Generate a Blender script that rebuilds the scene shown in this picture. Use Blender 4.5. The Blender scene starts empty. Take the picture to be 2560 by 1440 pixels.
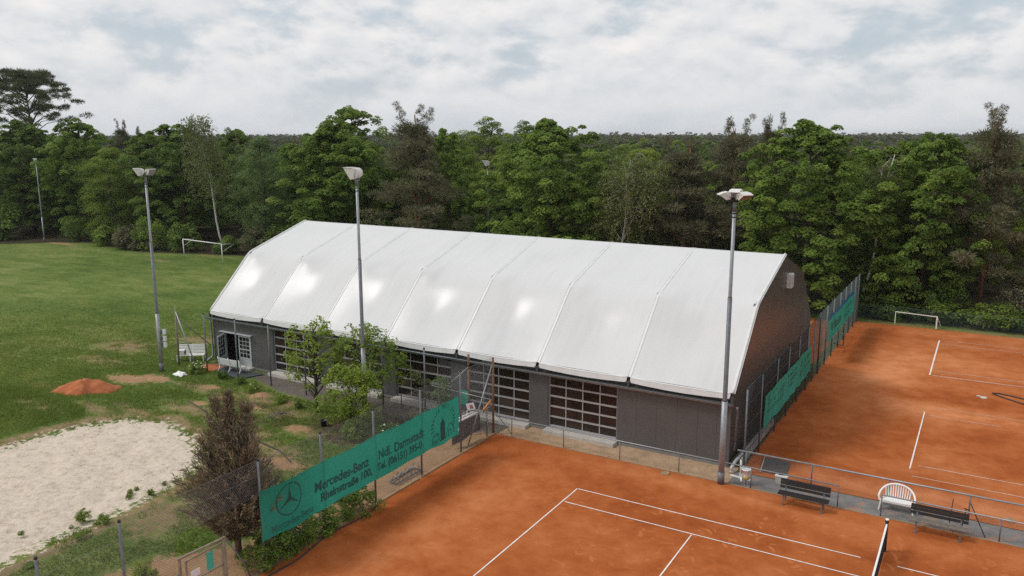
import bpy, math, random
import numpy as np
from mathutils import Vector, Matrix

# ------------------------------------------------------------------ camera, sky, sun, exposure
scene = bpy.context.scene
col = scene.collection
R = math.radians
rnd = random.Random(7)

CAM = Vector((13.981, -28.986, 14.808))
YAW, PITCH, ROLL = -0.5356, 0.1877, -0.0016
cd = bpy.data.cameras.new('camera')
cam = bpy.data.objects.new('camera', cd)
col.objects.link(cam)
fwd = Vector((math.sin(YAW) * math.cos(PITCH), math.cos(YAW) * math.cos(PITCH), -math.sin(PITCH)))
right = Vector((math.cos(YAW), -math.sin(YAW), 0))
up = right.cross(fwd)
r2 = right * math.cos(ROLL) + up * math.sin(ROLL)
u2 = up * math.cos(ROLL) - right * math.sin(ROLL)
m = Matrix((r2, u2, -fwd)).transposed().to_4x4()
m.translation = CAM
cam.matrix_world = m
cd.sensor_width = 36.0
cd.lens = 2009.17 / 2560 * 36.0
cd.clip_end = 6000
scene.camera = cam

SUN_DIR = Vector((-0.55, -0.34, 0.77)).normalized()      # towards the sun
SUN_EL = math.asin(SUN_DIR.z)
SUN_AZ = math.atan2(SUN_DIR.x, SUN_DIR.y)

world = bpy.data.worlds.new('World')
scene.world = world
world.use_nodes = True
wt = world.node_tree
wt.nodes.clear()


class NT:
    """small helper to wire nodes"""
    def __init__(self, tree):
        self.t = tree

    def n(self, kind, **kw):
        nd = self.t.nodes.new(kind)
        ins = kw.pop('ins', {})
        for k, v in kw.items():
            setattr(nd, k, v)
        for k, v in ins.items():
            self.set(nd, k, v)
        return nd

    def set(self, nd, key, v):
        s = nd.inputs[key]
        if isinstance(v, bpy.types.NodeSocket):
            self.t.links.new(v, s)
        else:
            s.default_value = v

    def math(self, op, a, b=None, c=None, clamp=False):
        nd = self.t.nodes.new('ShaderNodeMath')
        nd.operation = op
        nd.use_clamp = clamp
        for i, v in enumerate((a, b, c)):
            if v is not None:
                self.set(nd, i, v)
        return nd.outputs[0]

    def vmath(self, op, a, b=None, scale=None):
        nd = self.t.nodes.new('ShaderNodeVectorMath')
        nd.operation = op
        self.set(nd, 0, a)
        if b is not None:
            self.set(nd, 1, b)
        if scale is not None:
            self.set(nd, 'Scale', scale)
        return nd.outputs[0]

    def mix(self, f, a, b, kind='RGBA', blend='MIX'):
        nd = self.t.nodes.new('ShaderNodeMix')
        nd.data_type = kind
        if kind == 'RGBA':
            nd.blend_type = blend
            ia, ib, o = 6, 7, 2
        else:
            ia, ib, o = 2, 3, 0
        self.set(nd, 0, f)
        self.set(nd, ia, a)
        self.set(nd, ib, b)
        return nd.outputs[o]

    def noise(self, vec, scale, detail=5, rough=0.55, dist=0.0, dim='3D'):
        nd = self.t.nodes.new('ShaderNodeTexNoise')
        nd.noise_dimensions = dim
        if vec is not None:
            self.set(nd, 'Vector', vec)
        for k, v in (('Scale', scale), ('Detail', detail), ('Roughness', rough), ('Distortion', dist)):
            self.set(nd, k, v)
        return nd.outputs[0]

    def ramp(self, f, stops, interp='LINEAR'):
        nd = self.t.nodes.new('ShaderNodeValToRGB')
        nd.color_ramp.interpolation = interp
        e = nd.color_ramp.elements
        while len(e) < len(stops):
            e.new(0.5)
        for el, (p, c) in zip(e, stops):
            el.position = p
            el.color = c if len(c) == 4 else (*c, 1)
        self.set(nd, 0, f)
        return nd.outputs[0]

    def step(self, f, a, b):
        nd = self.t.nodes.new('ShaderNodeMapRange')
        nd.interpolation_type = 'SMOOTHSTEP'
        self.set(nd, 0, f)
        self.set(nd, 1, a)
        self.set(nd, 2, b)
        return nd.outputs[0]


def g3(v):
    return (v, v, v, 1)


W = NT(wt)
sky = W.n('ShaderNodeTexSky', sky_type='NISHITA', sun_disc=False, sun_elevation=SUN_EL, sun_rotation=SUN_AZ,
          air_density=1.0, dust_density=2.5, ozone_density=1.0)
tc = W.n('ShaderNodeTexCoord')
sep = W.n('ShaderNodeSeparateXYZ', ins={0: tc.outputs['Generated']})
zc = W.math('MAXIMUM', sep.outputs[2], 0.0)
cv = W.vmath('MULTIPLY', tc.outputs['Generated'], (4.2, 4.2, 8.6))
big = W.noise(cv, 0.7, 3, 0.5, 0.1)
nA = W.noise(cv, 2.3, 10, 0.56, 0.12)
cv2 = W.vmath('ADD', cv, (SUN_DIR.x * 0.06, SUN_DIR.y * 0.06, 0.13))
nB = W.noise(cv2, 2.3, 6, 0.56, 0.12)
dens = W.math('ADD', W.math('MULTIPLY', nA, 0.75), W.math('MULTIPLY', big, 0.35))
cover = W.step(dens, 0.43, 0.57)
shade = W.math('ADD', W.math('MULTIPLY', W.math('SUBTRACT', nA, nB), 2.5), 0.54, clamp=True)
cloudcol = W.mix(shade, (0.535, 0.575, 0.61, 1), (0.80, 0.775, 0.76, 1))
bluecol = W.vmath('SCALE', sky.outputs[0], scale=0.085)
gap = W.mix(0.70, bluecol, (0.48, 0.56, 0.63, 1))
mixed = W.mix(W.math('ADD', W.math('MULTIPLY', cover, 0.72), 0.22), gap, cloudcol)
hazef = W.math('SUBTRACT', 1.0, W.step(zc, 0.005, 0.10))
skyc = W.mix(W.math('MULTIPLY', hazef, 0.72), mixed, (0.575, 0.60, 0.63, 1))
bg = W.n('ShaderNodeBackground', ins={0: skyc, 1: 1.0})
wo = W.n('ShaderNodeOutputWorld', ins={0: bg.outputs[0]})

sd = bpy.data.lights.new('sun', 'SUN')
sd.energy = 1.5
sd.angle = R(14)
sd.color = (1.0, 0.96, 0.90)
sun = bpy.data.objects.new('sun', sd)
sun.rotation_euler = SUN_DIR.to_track_quat('Z', 'Y').to_euler()
sun.location = (0, 0, 60)
col.objects.link(sun)

scene.view_settings.view_transform = 'Standard'
scene.view_settings.look = 'None'
scene.view_settings.gamma = 1.0
scene.view_settings.exposure = 0.22
scene.view_settings.use_curve_mapping = False
scene.render.engine = 'CYCLES'
scene.cycles.max_bounces = 6
scene.cycles.transparent_max_bounces = 8
scene.cycles.use_denoising = False
scene.cycles.caustics_reflective = False
scene.cycles.caustics_refractive = False


# ------------------------------------------------------------------ helpers
def tag(o, label=None, cat=None, group=None, kind=None):
    if label:
        o['label'] = label
    if cat:
        o['category'] = cat
    if group:
        o['group'] = group
    if kind:
        o['kind'] = kind
    return o


def empty(name, loc=(0, 0, 0), rz=0.0):
    o = bpy.data.objects.new(name, None)
    o.empty_display_size = 0.2
    o.location = loc
    o.rotation_euler = (0, 0, rz)
    col.objects.link(o)
    return o


def link(name, me, mat=None, parent=None):
    if mat is not None and not me.materials:
        me.materials.append(mat)
    o = bpy.data.objects.new(name, me)
    col.objects.link(o)
    if parent is not None:
        o.parent = parent
    return o


def copy_tree(o, parent=None):
    c = o.copy()
    col.objects.link(c)
    c.parent = parent
    for ch in o.children:
        copy_tree(ch, c)
    return c


class MB:
    """collects shapes and links them as one mesh object"""
    def __init__(self):
        self.v, self.f, self.sm = [], [], []

    def add(self, vs, fs, smooth=False):
        b = len(self.v)
        self.v.extend([tuple(p) for p in vs])
        for f in fs:
            self.f.append([i + b for i in f])
            self.sm.append(smooth)
        return self

    def box(self, c, s, rot=None):
        vs = [Vector((x * s[0] / 2, y * s[1] / 2, z * s[2] / 2)) for z in (-1, 1) for y in (-1, 1) for x in (-1, 1)]
        if rot is not None:
            vs = [rot @ p for p in vs]
        c = Vector(c)
        return self.add([p + c for p in vs], [(0, 2, 3, 1), (4, 5, 7, 6), (0, 1, 5, 4), (2, 6, 7, 3), (0, 4, 6, 2), (1, 3, 7, 5)])

    def span(self, a, b):
        c = [(a[i] + b[i]) / 2 for i in range(3)]
        return self.box(c, [abs(b[i] - a[i]) for i in range(3)])

    def bar(self, a, b, w, h=None, upv=(0, 0, 1)):
        a, b = Vector(a), Vector(b)
        h = h or w
        d = b - a
        L = d.length
        z = d.normalized()
        u = Vector(upv)
        if abs(z.dot(u)) > 0.98:
            u = Vector((1, 0, 0))
        x = u.cross(z).normalized()
        y = z.cross(x)
        rot = Matrix((x, y, z)).transposed()
        return self.box((a + b) / 2, (w, h, L), rot)

    def tube(self, pts, r, n=8, cap=True):
        pts = [Vector(p) for p in pts]
        rs = r if isinstance(r, (list, tuple)) else [r] * len(pts)
        vs, fs = [], []
        prev = None
        for i, p in enumerate(pts):
            d = (pts[min(i + 1, len(pts) - 1)] - pts[max(i - 1, 0)])
            d = d.normalized() if d.length > 1e-9 else Vector((0, 0, 1))
            if prev is None:
                u = Vector((0, 0, 1)) if abs(d.z) < 0.9 else Vector((1, 0, 0))
                x = u.cross(d).normalized()
            else:
                x = (prev - d * prev.dot(d)).normalized()
            prev = x
            y = d.cross(x)
            for k in range(n):
                a = 2 * math.pi * k / n
                vs.append(p + (x * math.cos(a) + y * math.sin(a)) * rs[i])
        for i in range(len(pts) - 1):
            for k in range(n):
                k2 = (k + 1) % n
                fs.append((i * n + k, i * n + k2, (i + 1) * n + k2, (i + 1) * n + k))
        b = len(self.v)
        self.add(vs, fs, True)
        if cap:
            self.f.append([b + k for k in range(n)][::-1])
            self.sm.append(False)
            self.f.append([b + (len(pts) - 1) * n + k for k in range(n)])
            self.sm.append(False)
        return self

    def lathe(self, prof, c=(0, 0, 0), n=20):
        vs, fs = [], []
        for (r, z) in prof:
            for k in range(n):
                a = 2 * math.pi * k / n
                vs.append((c[0] + r * math.cos(a), c[1] + r * math.sin(a), c[2] + z))
        for i in range(len(prof) - 1):
            for k in range(n):
                k2 = (k + 1) % n
                fs.append((i * n + k, i * n + k2, (i + 1) * n + k2, (i + 1) * n + k))
        return self.add(vs, fs, True)

    def prism(self, poly, a, b, axis=0):
        """polygon in the two other axes, extruded from a to b along axis"""
        n = len(poly)
        def P(t, q):
            l = [q[0], q[1]]
            l.insert(axis, t)
            return l
        vs = [P(a, q) for q in poly] + [P(b, q) for q in poly]
        fs = [list(range(n))[::-1], list(range(n, 2 * n))]
        fs += [(i, (i + 1) % n, n + (i + 1) % n, n + i) for i in range(n)]
        return self.add(vs, fs)

    def grid(self, fn, nu, nv, smooth=True):
        vs = [fn(i / nu, j / nv) for i in range(nu + 1) for j in range(nv + 1)]
        fs = [(i * (nv + 1) + j, (i + 1) * (nv + 1) + j, (i + 1) * (nv + 1) + j + 1, i * (nv + 1) + j + 1)
              for i in range(nu) for j in range(nv)]
        return self.add(vs, fs, smooth)

    def mesh(self, name):
        me = bpy.data.meshes.new(name)
        me.from_pydata(self.v, [], self.f)
        me.polygons.foreach_set('use_smooth', self.sm)
        me.update()
        return me

    def build(self, name, mat, parent=None):
        return link(name, self.mesh(name), mat, parent)


def np_mesh(name, verts, faces, attrs=None, smooth=False):
    """verts (N,3), faces (M,k) numpy"""
    me = bpy.data.meshes.new(name)
    n, k = faces.shape
    me.vertices.add(len(verts))
    me.vertices.foreach_set('co', np.asarray(verts, np.float32).ravel())
    me.loops.add(n * k)
    me.loops.foreach_set('vertex_index', faces.astype(np.int32).ravel())
    me.polygons.add(n)
    me.polygons.foreach_set('loop_start', np.arange(0, n * k, k, dtype=np.int32))
    if smooth:
        me.polygons.foreach_set('use_smooth', np.ones(n, bool))
    for key, arr in (attrs or {}).items():
        a = me.attributes.new(key, 'FLOAT', 'POINT')
        a.data.foreach_set('value', np.asarray(arr, np.float32))
    me.update(calc_edges=True)
    me.validate()
    return me


# value noise in numpy for painted ground masks
_rs = np.random.RandomState(11)
_lat = _rs.rand(257, 257)


def vnoise(x, y, s, octv=4):
    out = np.zeros_like(x)
    amp, tot = 1.0, 0.0
    for o in range(octv):
        fx, fy = x * s + 31.7 * o, y * s + 17.3 * o
        ix, iy = np.floor(fx).astype(int), np.floor(fy).astype(int)
        tx, ty = fx - ix, fy - iy
        tx, ty = tx * tx * (3 - 2 * tx), ty * ty * (3 - 2 * ty)
        ix, iy = ix % 256, iy % 256
        a = _lat[ix, iy] * (1 - tx) + _lat[ix + 1, iy] * tx
        b = _lat[ix, iy + 1] * (1 - tx) + _lat[ix + 1, iy + 1] * tx
        out += amp * (a * (1 - ty) + b * ty)
        tot += amp
        amp *= 0.5
        s *= 2.03
    return out / tot


def poly_sd(x, y, poly):
    """signed distance (positive inside)"""
    d = np.full(x.shape, 1e9)
    ins = np.zeros(x.shape, bool)
    n = len(poly)
    for i in range(n):
        ax, ay = poly[i]
        bx, by = poly[(i + 1) % n]
        ex, ey = bx - ax, by - ay
        t = np.clip(((x - ax) * ex + (y - ay) * ey) / (ex * ex + ey * ey), 0, 1)
        d = np.minimum(d, np.hypot(x - ax - t * ex, y - ay - t * ey))
        c = ((ay > y) != (by > y)) & (x < (bx - ax) * (y - ay) / (by - ay + 1e-12) + ax)
        ins ^= c
    return np.where(ins, d, -d)


# ------------------------------------------------------------------ materials
def new_mat(name):
    mt = bpy.data.materials.new(name)
    mt.use_nodes = True
    t = NT(mt.node_tree)
    bs = mt.node_tree.nodes['Principled BSDF']
    return mt, t, bs


def bump(t, bs, h, strength=0.3, dist=0.02):
    b = t.n('ShaderNodeBump', ins={'Strength': strength, 'Distance': dist, 'Height': h})
    t.set(bs, 'Normal', b.outputs[0])


def coords(t, scale=None):
    return t.n('ShaderNodeNewGeometry').outputs['Position']


def objc(t):
    return t.n('ShaderNodeTexCoord').outputs['Object']


def attr(t, name):
    return t.n('ShaderNodeAttribute', attribute_name=name).outputs['Fac']


def plain(name, c, rough=0.6, metal=0.0, var=0.12, scale=6.0, spec=0.5, wear=None, bmp=0.0):
    """a painted / metal / plastic surface with slight uneven colour"""
    mt, t, bs = new_mat(name)
    p = coords(t)
    n1 = t.noise(p, scale, 5, 0.6)
    n2 = t.noise(p, scale * 7, 3, 0.6)
    k = t.math('ADD', t.math('MULTIPLY', n1, 0.7), t.math('MULTIPLY', n2, 0.3))
    lo = tuple(x * (1 - var * 2) for x in c)
    hi = tuple(min(1, x * (1 + var * 2)) for x in c)
    cc = t.ramp(k, [(0.25, lo), (0.75, hi)])
    if wear:
        w = t.step(t.noise(p, scale * 2.3, 7, 0.68), 0.55, 0.66)
        cc = t.mix(w, cc, (*wear, 1))
    t.set(bs, 'Base Color', cc)
    t.set(bs, 'Roughness', t.math('ADD', rough - 0.06, t.math('MULTIPLY', n1, 0.12)))
    bs.inputs['Metallic'].default_value = metal
    bs.inputs['Specular IOR Level'].default_value = spec
    if bmp:
        bump(t, bs, n2, bmp, 0.01)
    return mt


M = {}
M['galv'] = plain('galvanised_steel', (0.30, 0.31, 0.33), 0.48, 0.45, 0.14, 5)
M['galv_dark'] = plain('weathered_shaded_steel', (0.16, 0.165, 0.18), 0.55, 0.3, 0.2, 5)
M['post_dark'] = plain('dark_post_paint', (0.075, 0.078, 0.09), 0.5, 0.1, 0.2, 4)
M['wire'] = plain('fence_wire', (0.22, 0.23, 0.24), 0.5, 0.4, 0.1, 3)
M['wire_green'] = plain('green_fence_wire', (0.09, 0.15, 0.14), 0.5, 0.1, 0.1, 3)
M['wire_dark'] = plain('dark_fence_wire', (0.05, 0.055, 0.06), 0.5, 0.1, 0.1, 3)
M['rust'] = plain('rusty_steel', (0.20, 0.115, 0.065), 0.8, 0.1, 0.3, 6, wear=(0.10, 0.05, 0.03))
M['white_paint'] = plain('white_paint', (0.78, 0.78, 0.76), 0.45, 0, 0.06, 3, wear=(0.62, 0.60, 0.55))
M['white_plastic'] = plain('white_plastic', (0.82, 0.82, 0.80), 0.38, 0, 0.04, 3)
M['lamp_white'] = plain('lamp_housing_paint', (0.66, 0.64, 0.62), 0.5, 0, 0.08, 4)
M['black'] = plain('black_plastic', (0.02, 0.02, 0.022), 0.5, 0, 0.1, 4)
M['darkwood'] = plain('dark_stained_wood', (0.016, 0.013, 0.012), 0.7, 0, 0.3, 8, wear=(0.035, 0.028, 0.024))
M['greywood'] = plain('weathered_grey_wood', (0.17, 0.145, 0.12), 0.8, 0, 0.25, 9, wear=(0.30, 0.26, 0.22))
M['woodpost'] = plain('weathered_post_wood', (0.25, 0.21, 0.16), 0.85, 0, 0.2, 5)
M['concrete'] = plain('pale_concrete', (0.52, 0.49, 0.45), 0.85, 0, 0.12, 3, bmp=0.2)
M['plinth'] = plain('grey_plinth', (0.21, 0.21, 0.20), 0.85, 0, 0.12, 3)
M['zinc'] = plain('zinc_gutter', (0.24, 0.27, 0.29), 0.42, 0.5, 0.12, 2)
M['frame'] = plain('aluminium_frame', (0.42, 0.42, 0.43), 0.42, 0.25, 0.06, 3)
M['doorframe'] = plain('grey_white_door_paint', (0.46, 0.50, 0.51), 0.5, 0, 0.06, 3)
M['mat_dark'] = plain('dark_rubber_mat', (0.055, 0.062, 0.075), 0.8, 0, 0.15, 5)
M['mat_brown'] = plain('grey_drag_mat', (0.085, 0.072, 0.068), 0.9, 0, 0.15, 6)
M['hose'] = plain('black_hose', (0.03, 0.027, 0.027), 0.55, 0, 0.1, 4)
M['yellow'] = plain('yellowed_plastic', (0.50, 0.36, 0.10), 0.4, 0, 0.12, 5)
M['turq'] = plain('turquoise_sign', (0.05, 0.42, 0.33), 0.5, 0, 0.06, 3)
M['paper'] = plain('white_notice', (0.70, 0.70, 0.74), 0.7, 0, 0.06, 8)
M['red'] = plain('red_print', (0.45, 0.06, 0.06), 0.6, 0, 0.08, 5)
M['orange'] = plain('orange_wood', (0.48, 0.20, 0.05), 0.6, 0, 0.1, 5)
M['blue'] = plain('blue_band', (0.01, 0.10, 0.27), 0.6, 0, 0.1, 3)
M['line'] = plain('court_line_tape', (0.80, 0.77, 0.74), 0.6, 0, 0.05, 2, wear=(0.66, 0.50, 0.40))
M['line_worn'] = plain('clay_covered_line', (0.66, 0.52, 0.42), 0.7, 0, 0.1, 2, wear=(0.50, 0.22, 0.10))
M['soil_red'] = plain('red_clay_heap', (0.40, 0.125, 0.045), 0.95, 0, 0.2, 4, bmp=0.6)
M['net'] = plain('dark_net', (0.012, 0.014, 0.018), 0.8, 0, 0.1, 4)
M['tan'] = plain('edging_board', (0.33, 0.22, 0.13), 0.85, 0, 0.2, 4)
M['flower'] = plain('white_petals', (0.80, 0.80, 0.74), 0.6, 0, 0.03, 4)
M['twig'] = plain('bare_twigs', (0.16, 0.12, 0.09), 0.9, 0, 0.2, 8)
M['print'] = plain('dark_print', (0.011, 0.085, 0.072), 0.75, 0, 0.2, 9)
M['print_faded'] = plain('faded_print', (0.014, 0.125, 0.095), 0.75, 0, 0.25, 5)
M['print_mid'] = plain('worn_print', (0.012, 0.080, 0.066), 0.75, 0, 0.35, 5)

# glass / dark panes
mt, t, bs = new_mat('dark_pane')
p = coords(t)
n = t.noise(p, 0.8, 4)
pr = t.n('ShaderNodeObjectInfo').outputs['Random']  # random paler tint paints in slight reflections and a lighter interior
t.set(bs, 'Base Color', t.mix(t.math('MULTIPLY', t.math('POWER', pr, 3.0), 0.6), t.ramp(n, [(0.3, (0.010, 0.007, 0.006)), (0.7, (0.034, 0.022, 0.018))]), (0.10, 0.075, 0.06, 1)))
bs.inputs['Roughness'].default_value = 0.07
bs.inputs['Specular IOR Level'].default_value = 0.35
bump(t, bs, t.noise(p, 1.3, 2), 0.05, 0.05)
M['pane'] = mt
mt, t, bs = new_mat('lamp_glass')
bs.inputs['Base Color'].default_value = (0.22, 0.17, 0.145, 1)
bs.inputs['Roughness'].default_value = 0.15
M['lampglass'] = mt

# roof membrane
mt, t, bs = new_mat('white_membrane')
p = coords(t)
n1 = t.noise(p, 0.35, 4, 0.6)
n2 = t.noise(t.vmath('MULTIPLY', p, (3.0, 0.22, 0.22)), 1.0, 6, 0.66)
kk = t.math('ADD', t.math('MULTIPLY', n1, 0.5), t.math('MULTIPLY', n2, 0.5))
t.set(bs, 'Base Color', t.ramp(kk, [(0.28, (0.575, 0.575, 0.575)), (0.5, (0.625, 0.625, 0.63)), (0.7, (0.645, 0.645, 0.65))]))
t.set(bs, 'Roughness', t.math('ADD', 0.20, t.math('MULTIPLY', n1, 0.08)))
bs.inputs['Specular IOR Level'].default_value = 0.17
bump(t, bs, t.noise(p, 1.1, 3, 0.5), 0.10, 0.05)
M['membrane'] = mt
M['membrane_edge'] = plain('white_membrane_edge', (0.67, 0.67, 0.67), 0.45, 0, 0.06, 2)

# wall panels
mt, t, bs = new_mat('dark_wall_panel')
p = coords(t)
n1 = t.noise(p, 0.9, 4, 0.6)
n2 = t.noise(p, 90, 2, 0.5)
t.set(bs, 'Base Color', t.ramp(t.math('ADD', t.math('MULTIPLY', n1, 0.4), t.math('MULTIPLY', n2, 0.6)),
                               [(0.3, (0.085, 0.083, 0.083)), (0.7, (0.118, 0.115, 0.113))]))
bs.inputs['Roughness'].default_value = 0.40
wv = t.n('ShaderNodeTexWave', wave_type='BANDS', bands_direction='X', ins={'Vector': p, 'Scale': 6.0, 'Distortion': 0.0})
bump(t, bs, wv.outputs['Fac'], 0.05, 0.01)
M['wall'] = mt
mt2 = mt.copy()  # wall panel copy with shade and red clay reflection mixed into its colour
mt2.name = 'shaded_gable_panel'
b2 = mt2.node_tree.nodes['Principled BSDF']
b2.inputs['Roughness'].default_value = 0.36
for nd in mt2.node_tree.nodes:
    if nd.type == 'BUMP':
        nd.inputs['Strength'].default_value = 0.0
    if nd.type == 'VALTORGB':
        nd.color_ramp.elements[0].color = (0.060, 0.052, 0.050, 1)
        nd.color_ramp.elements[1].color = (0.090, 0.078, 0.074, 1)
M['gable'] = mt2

# green banner fabric: the weave lets a little light through
def banner_mat(name, c1, c2):
    mt, t, bs = new_mat(name)
    p = coords(t)
    n1 = t.noise(p, 0.45, 4, 0.6)
    n2 = t.noise(p, 55, 2, 0.5)
    k = t.math('ADD', t.math('MULTIPLY', n1, 0.8), t.math('MULTIPLY', n2, 0.2))
    t.set(bs, 'Base Color', t.ramp(k, [(0.35, c1), (0.65, c2)]))
    bs.inputs['Roughness'].default_value = 0.7
    tr = t.n('ShaderNodeBsdfTranslucent', ins={'Color': (c2[0], c2[1], c2[2], 1)})
    mx = t.n('ShaderNodeMixShader', ins={0: 0.25, 1: bs.outputs[0], 2: tr.outputs[0]})
    out = mt.node_tree.nodes['Material Output']
    t.set(out, 'Surface', mx.outputs[0])
    return mt
M['banner'] = banner_mat('green_mesh_fabric', (0.007, 0.25, 0.17), (0.030, 0.36, 0.265))
M['banner_old'] = banner_mat('sun_bleached_green_fabric', (0.012, 0.27, 0.19), (0.040, 0.38, 0.275))

# soils -------------------------------------------------------------
def grass_colour(t, p):
    n1 = t.noise(p, 0.055, 4, 0.55)
    n2 = t.noise(t.vmath('MULTIPLY', p, (0.6, 1.3, 1.0)), 0.40, 7, 0.66, 0.4)
    n3 = t.noise(p, 2.2, 9, 0.80)
    k = t.math('ADD', t.math('ADD', t.math('MULTIPLY', n1, 0.28), t.math('MULTIPLY', n2, 0.34)), t.math('MULTIPLY', n3, 0.38))
    c = t.ramp(k, [(0.37, (0.046, 0.080, 0.018)), (0.45, (0.084, 0.134, 0.027)), (0.52, (0.135, 0.182, 0.043)), (0.61, (0.235, 0.24, 0.09))])
    return c, n2, n3


mt, t, bs = new_mat('ground_soil')
p = coords(t)
gc, gn2, gn3 = grass_colour(t, p)
fine = t.noise(p, 3.0, 8, 0.7)
mid = t.noise(p, 0.9, 7, 0.65)
grain = t.noise(p, 24.0, 4, 0.7)


def thr(a, soft=0.07, amp=0.55, mixn=None):
    """painted mask, its border broken up by noise"""
    nn = t.math('MULTIPLY', t.math('SUBTRACT', fine if mixn is None else mixn, 0.5), amp)
    return t.step(t.math('ADD', a, nn), 0.5 - soft, 0.5 + soft)


drycol = t.ramp(t.math('ADD', t.math('MULTIPLY', mid, 0.5), t.math('MULTIPLY', grain, 0.5)),
                [(0.3, (0.13, 0.085, 0.045)), (0.5, (0.26, 0.185, 0.10)), (0.7, (0.40, 0.30, 0.18))])
dirtcol = t.ramp(t.math('ADD', t.math('MULTIPLY', mid, 0.5), t.math('MULTIPLY', grain, 0.5)),
                 [(0.3, (0.22, 0.125, 0.065)), (0.5, (0.37, 0.225, 0.125)), (0.7, (0.47, 0.31, 0.18))])
sandcol = t.ramp(t.math('ADD', t.math('MULTIPLY', mid, 0.20), t.math('MULTIPLY', t.noise(p, 3.4, 8, 0.78), 0.80)),
                 [(0.33, (0.26, 0.195, 0.145)), (0.42, (0.51, 0.42, 0.335)), (0.50, (0.63, 0.535, 0.435)), (0.64, (0.70, 0.61, 0.51))])
gravelcol = t.ramp(t.noise(p, 16.0, 5, 0.75), [(0.3, (0.07, 0.058, 0.05)), (0.5, (0.15, 0.128, 0.112)), (0.7, (0.27, 0.235, 0.21))])
mudcol = t.ramp(t.noise(p, 4.0, 6, 0.7), [(0.3, (0.045, 0.030, 0.020)), (0.7, (0.115, 0.080, 0.052))])
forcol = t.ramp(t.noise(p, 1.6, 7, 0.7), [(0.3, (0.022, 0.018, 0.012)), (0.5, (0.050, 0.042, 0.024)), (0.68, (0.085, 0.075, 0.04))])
c = gc
c = t.mix(thr(attr(t, 'dry'), 0.16, 1.0), c, drycol)
c = t.mix(thr(attr(t, 'mud'), 0.16, 1.6), c, mudcol)
c = t.mix(thr(attr(t, 'dirt'), 0.12, 1.7), c, dirtcol)
c = t.mix(thr(attr(t, 'gravel'), 0.12, 1.1), c, gravelcol)
c = t.mix(thr(attr(t, 'sand'), 0.10, 2.2), c, sandcol)
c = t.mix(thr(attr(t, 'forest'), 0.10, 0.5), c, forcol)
t.set(bs, 'Base Color', c)
bs.inputs['Roughness'].default_value = 0.95
bs.inputs['Specular IOR Level'].default_value = 0.1
hh = t.math('ADD', t.math('MULTIPLY', t.noise(p, 3.4, 6, 0.65), 0.8), t.math('MULTIPLY', grain, 0.3))
bump(t, bs, hh, 0.85, 0.13)
M['ground'] = mt

# clay
mt, t, bs = new_mat('red_clay')
p = coords(t)
n0 = t.noise(p, 0.16, 5, 0.6, 0.6)
n1 = t.noise(p, 0.9, 9, 0.70, 0.2)
n2 = t.noise(p, 30, 3, 0.7)
dmp = attr(t, 'damp_dark')
k = t.math('ADD', t.math('ADD', t.math('MULTIPLY', n0, 0.30), t.math('MULTIPLY', n1, 0.42)), t.math('MULTIPLY', n2, 0.28))
k = t.math('SUBTRACT', k, t.math('MULTIPLY', dmp, t.math('ADD', 0.10, t.math('MULTIPLY', n1, 0.16))))
cc = t.ramp(k, [(0.20, (0.150, 0.036, 0.010)), (0.34, (0.265, 0.066, 0.018)), (0.45, (0.380, 0.106, 0.031)), (0.58, (0.490, 0.168, 0.062)), (0.72, (0.62, 0.245, 0.108))])
# scuffs: short pale slides left by shoes
def slides(scale, la, lb, pres):
    vo = t.n('ShaderNodeTexVoronoi', feature='F1', voronoi_dimensions='2D', ins={'Vector': p, 'Scale': scale, 'Randomness': 1.0})
    loc = t.vmath('SUBTRACT', p, vo.outputs['Position'])
    sp_ = t.n('ShaderNodeSeparateColor', ins={0: vo.outputs['Color']})
    ro = t.n('ShaderNodeVectorRotate', rotation_type='Z_AXIS', ins={'Vector': loc, 'Angle': t.math('MULTIPLY', t.math('SUBTRACT', sp_.outputs[0], 0.5), 2.6)})
    q = t.n('ShaderNodeSeparateXYZ', ins={0: ro.outputs[0]})
    qy = t.math('ADD', q.outputs[1], t.math('MULTIPLY', t.math('MULTIPLY', q.outputs[0], q.outputs[0]), t.math('MULTIPLY', t.math('SUBTRACT', sp_.outputs[2], 0.5), 3.0)))
    ln = t.math('MULTIPLY', t.math('ADD', 0.4, sp_.outputs[2]), la)
    ex = t.math('DIVIDE', q.outputs[0], ln)
    ey = t.math('DIVIDE', qy, lb)
    dd = t.math('ADD', t.math('MULTIPLY', ex, ex), t.math('MULTIPLY', ey, ey))
    mk = t.math('SUBTRACT', 1.0, t.step(t.math('ADD', dd, t.math('MULTIPLY', t.math('SUBTRACT', n2, 0.5), 1.6)), 0.55, 1.1))
    return t.math('MULTIPLY', mk, t.step(sp_.outputs[1], pres, pres + 0.3))


sc = t.math('MAXIMUM', slides(1.3, 0.27, 0.075, 0.35), slides(2.1, 0.16, 0.06, 0.50))
sc = t.math('MULTIPLY', sc, t.step(t.noise(p, 0.45, 3, 0.5), 0.40, 0.58))
cc = t.mix(t.math('MULTIPLY', sc, t.math('MULTIPLY', attr(t, 'scuff'), 0.70)), cc, (0.52, 0.185, 0.068, 1))
t.set(bs, 'Base Color', cc)
bs.inputs['Roughness'].default_value = 0.95
bs.inputs['Specular IOR Level'].default_value = 0.03
bump(t, bs, t.math('ADD', n2, t.math('MULTIPLY', sc, 0.6)), 0.25, 0.02)
M['clay'] = mt

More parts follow.
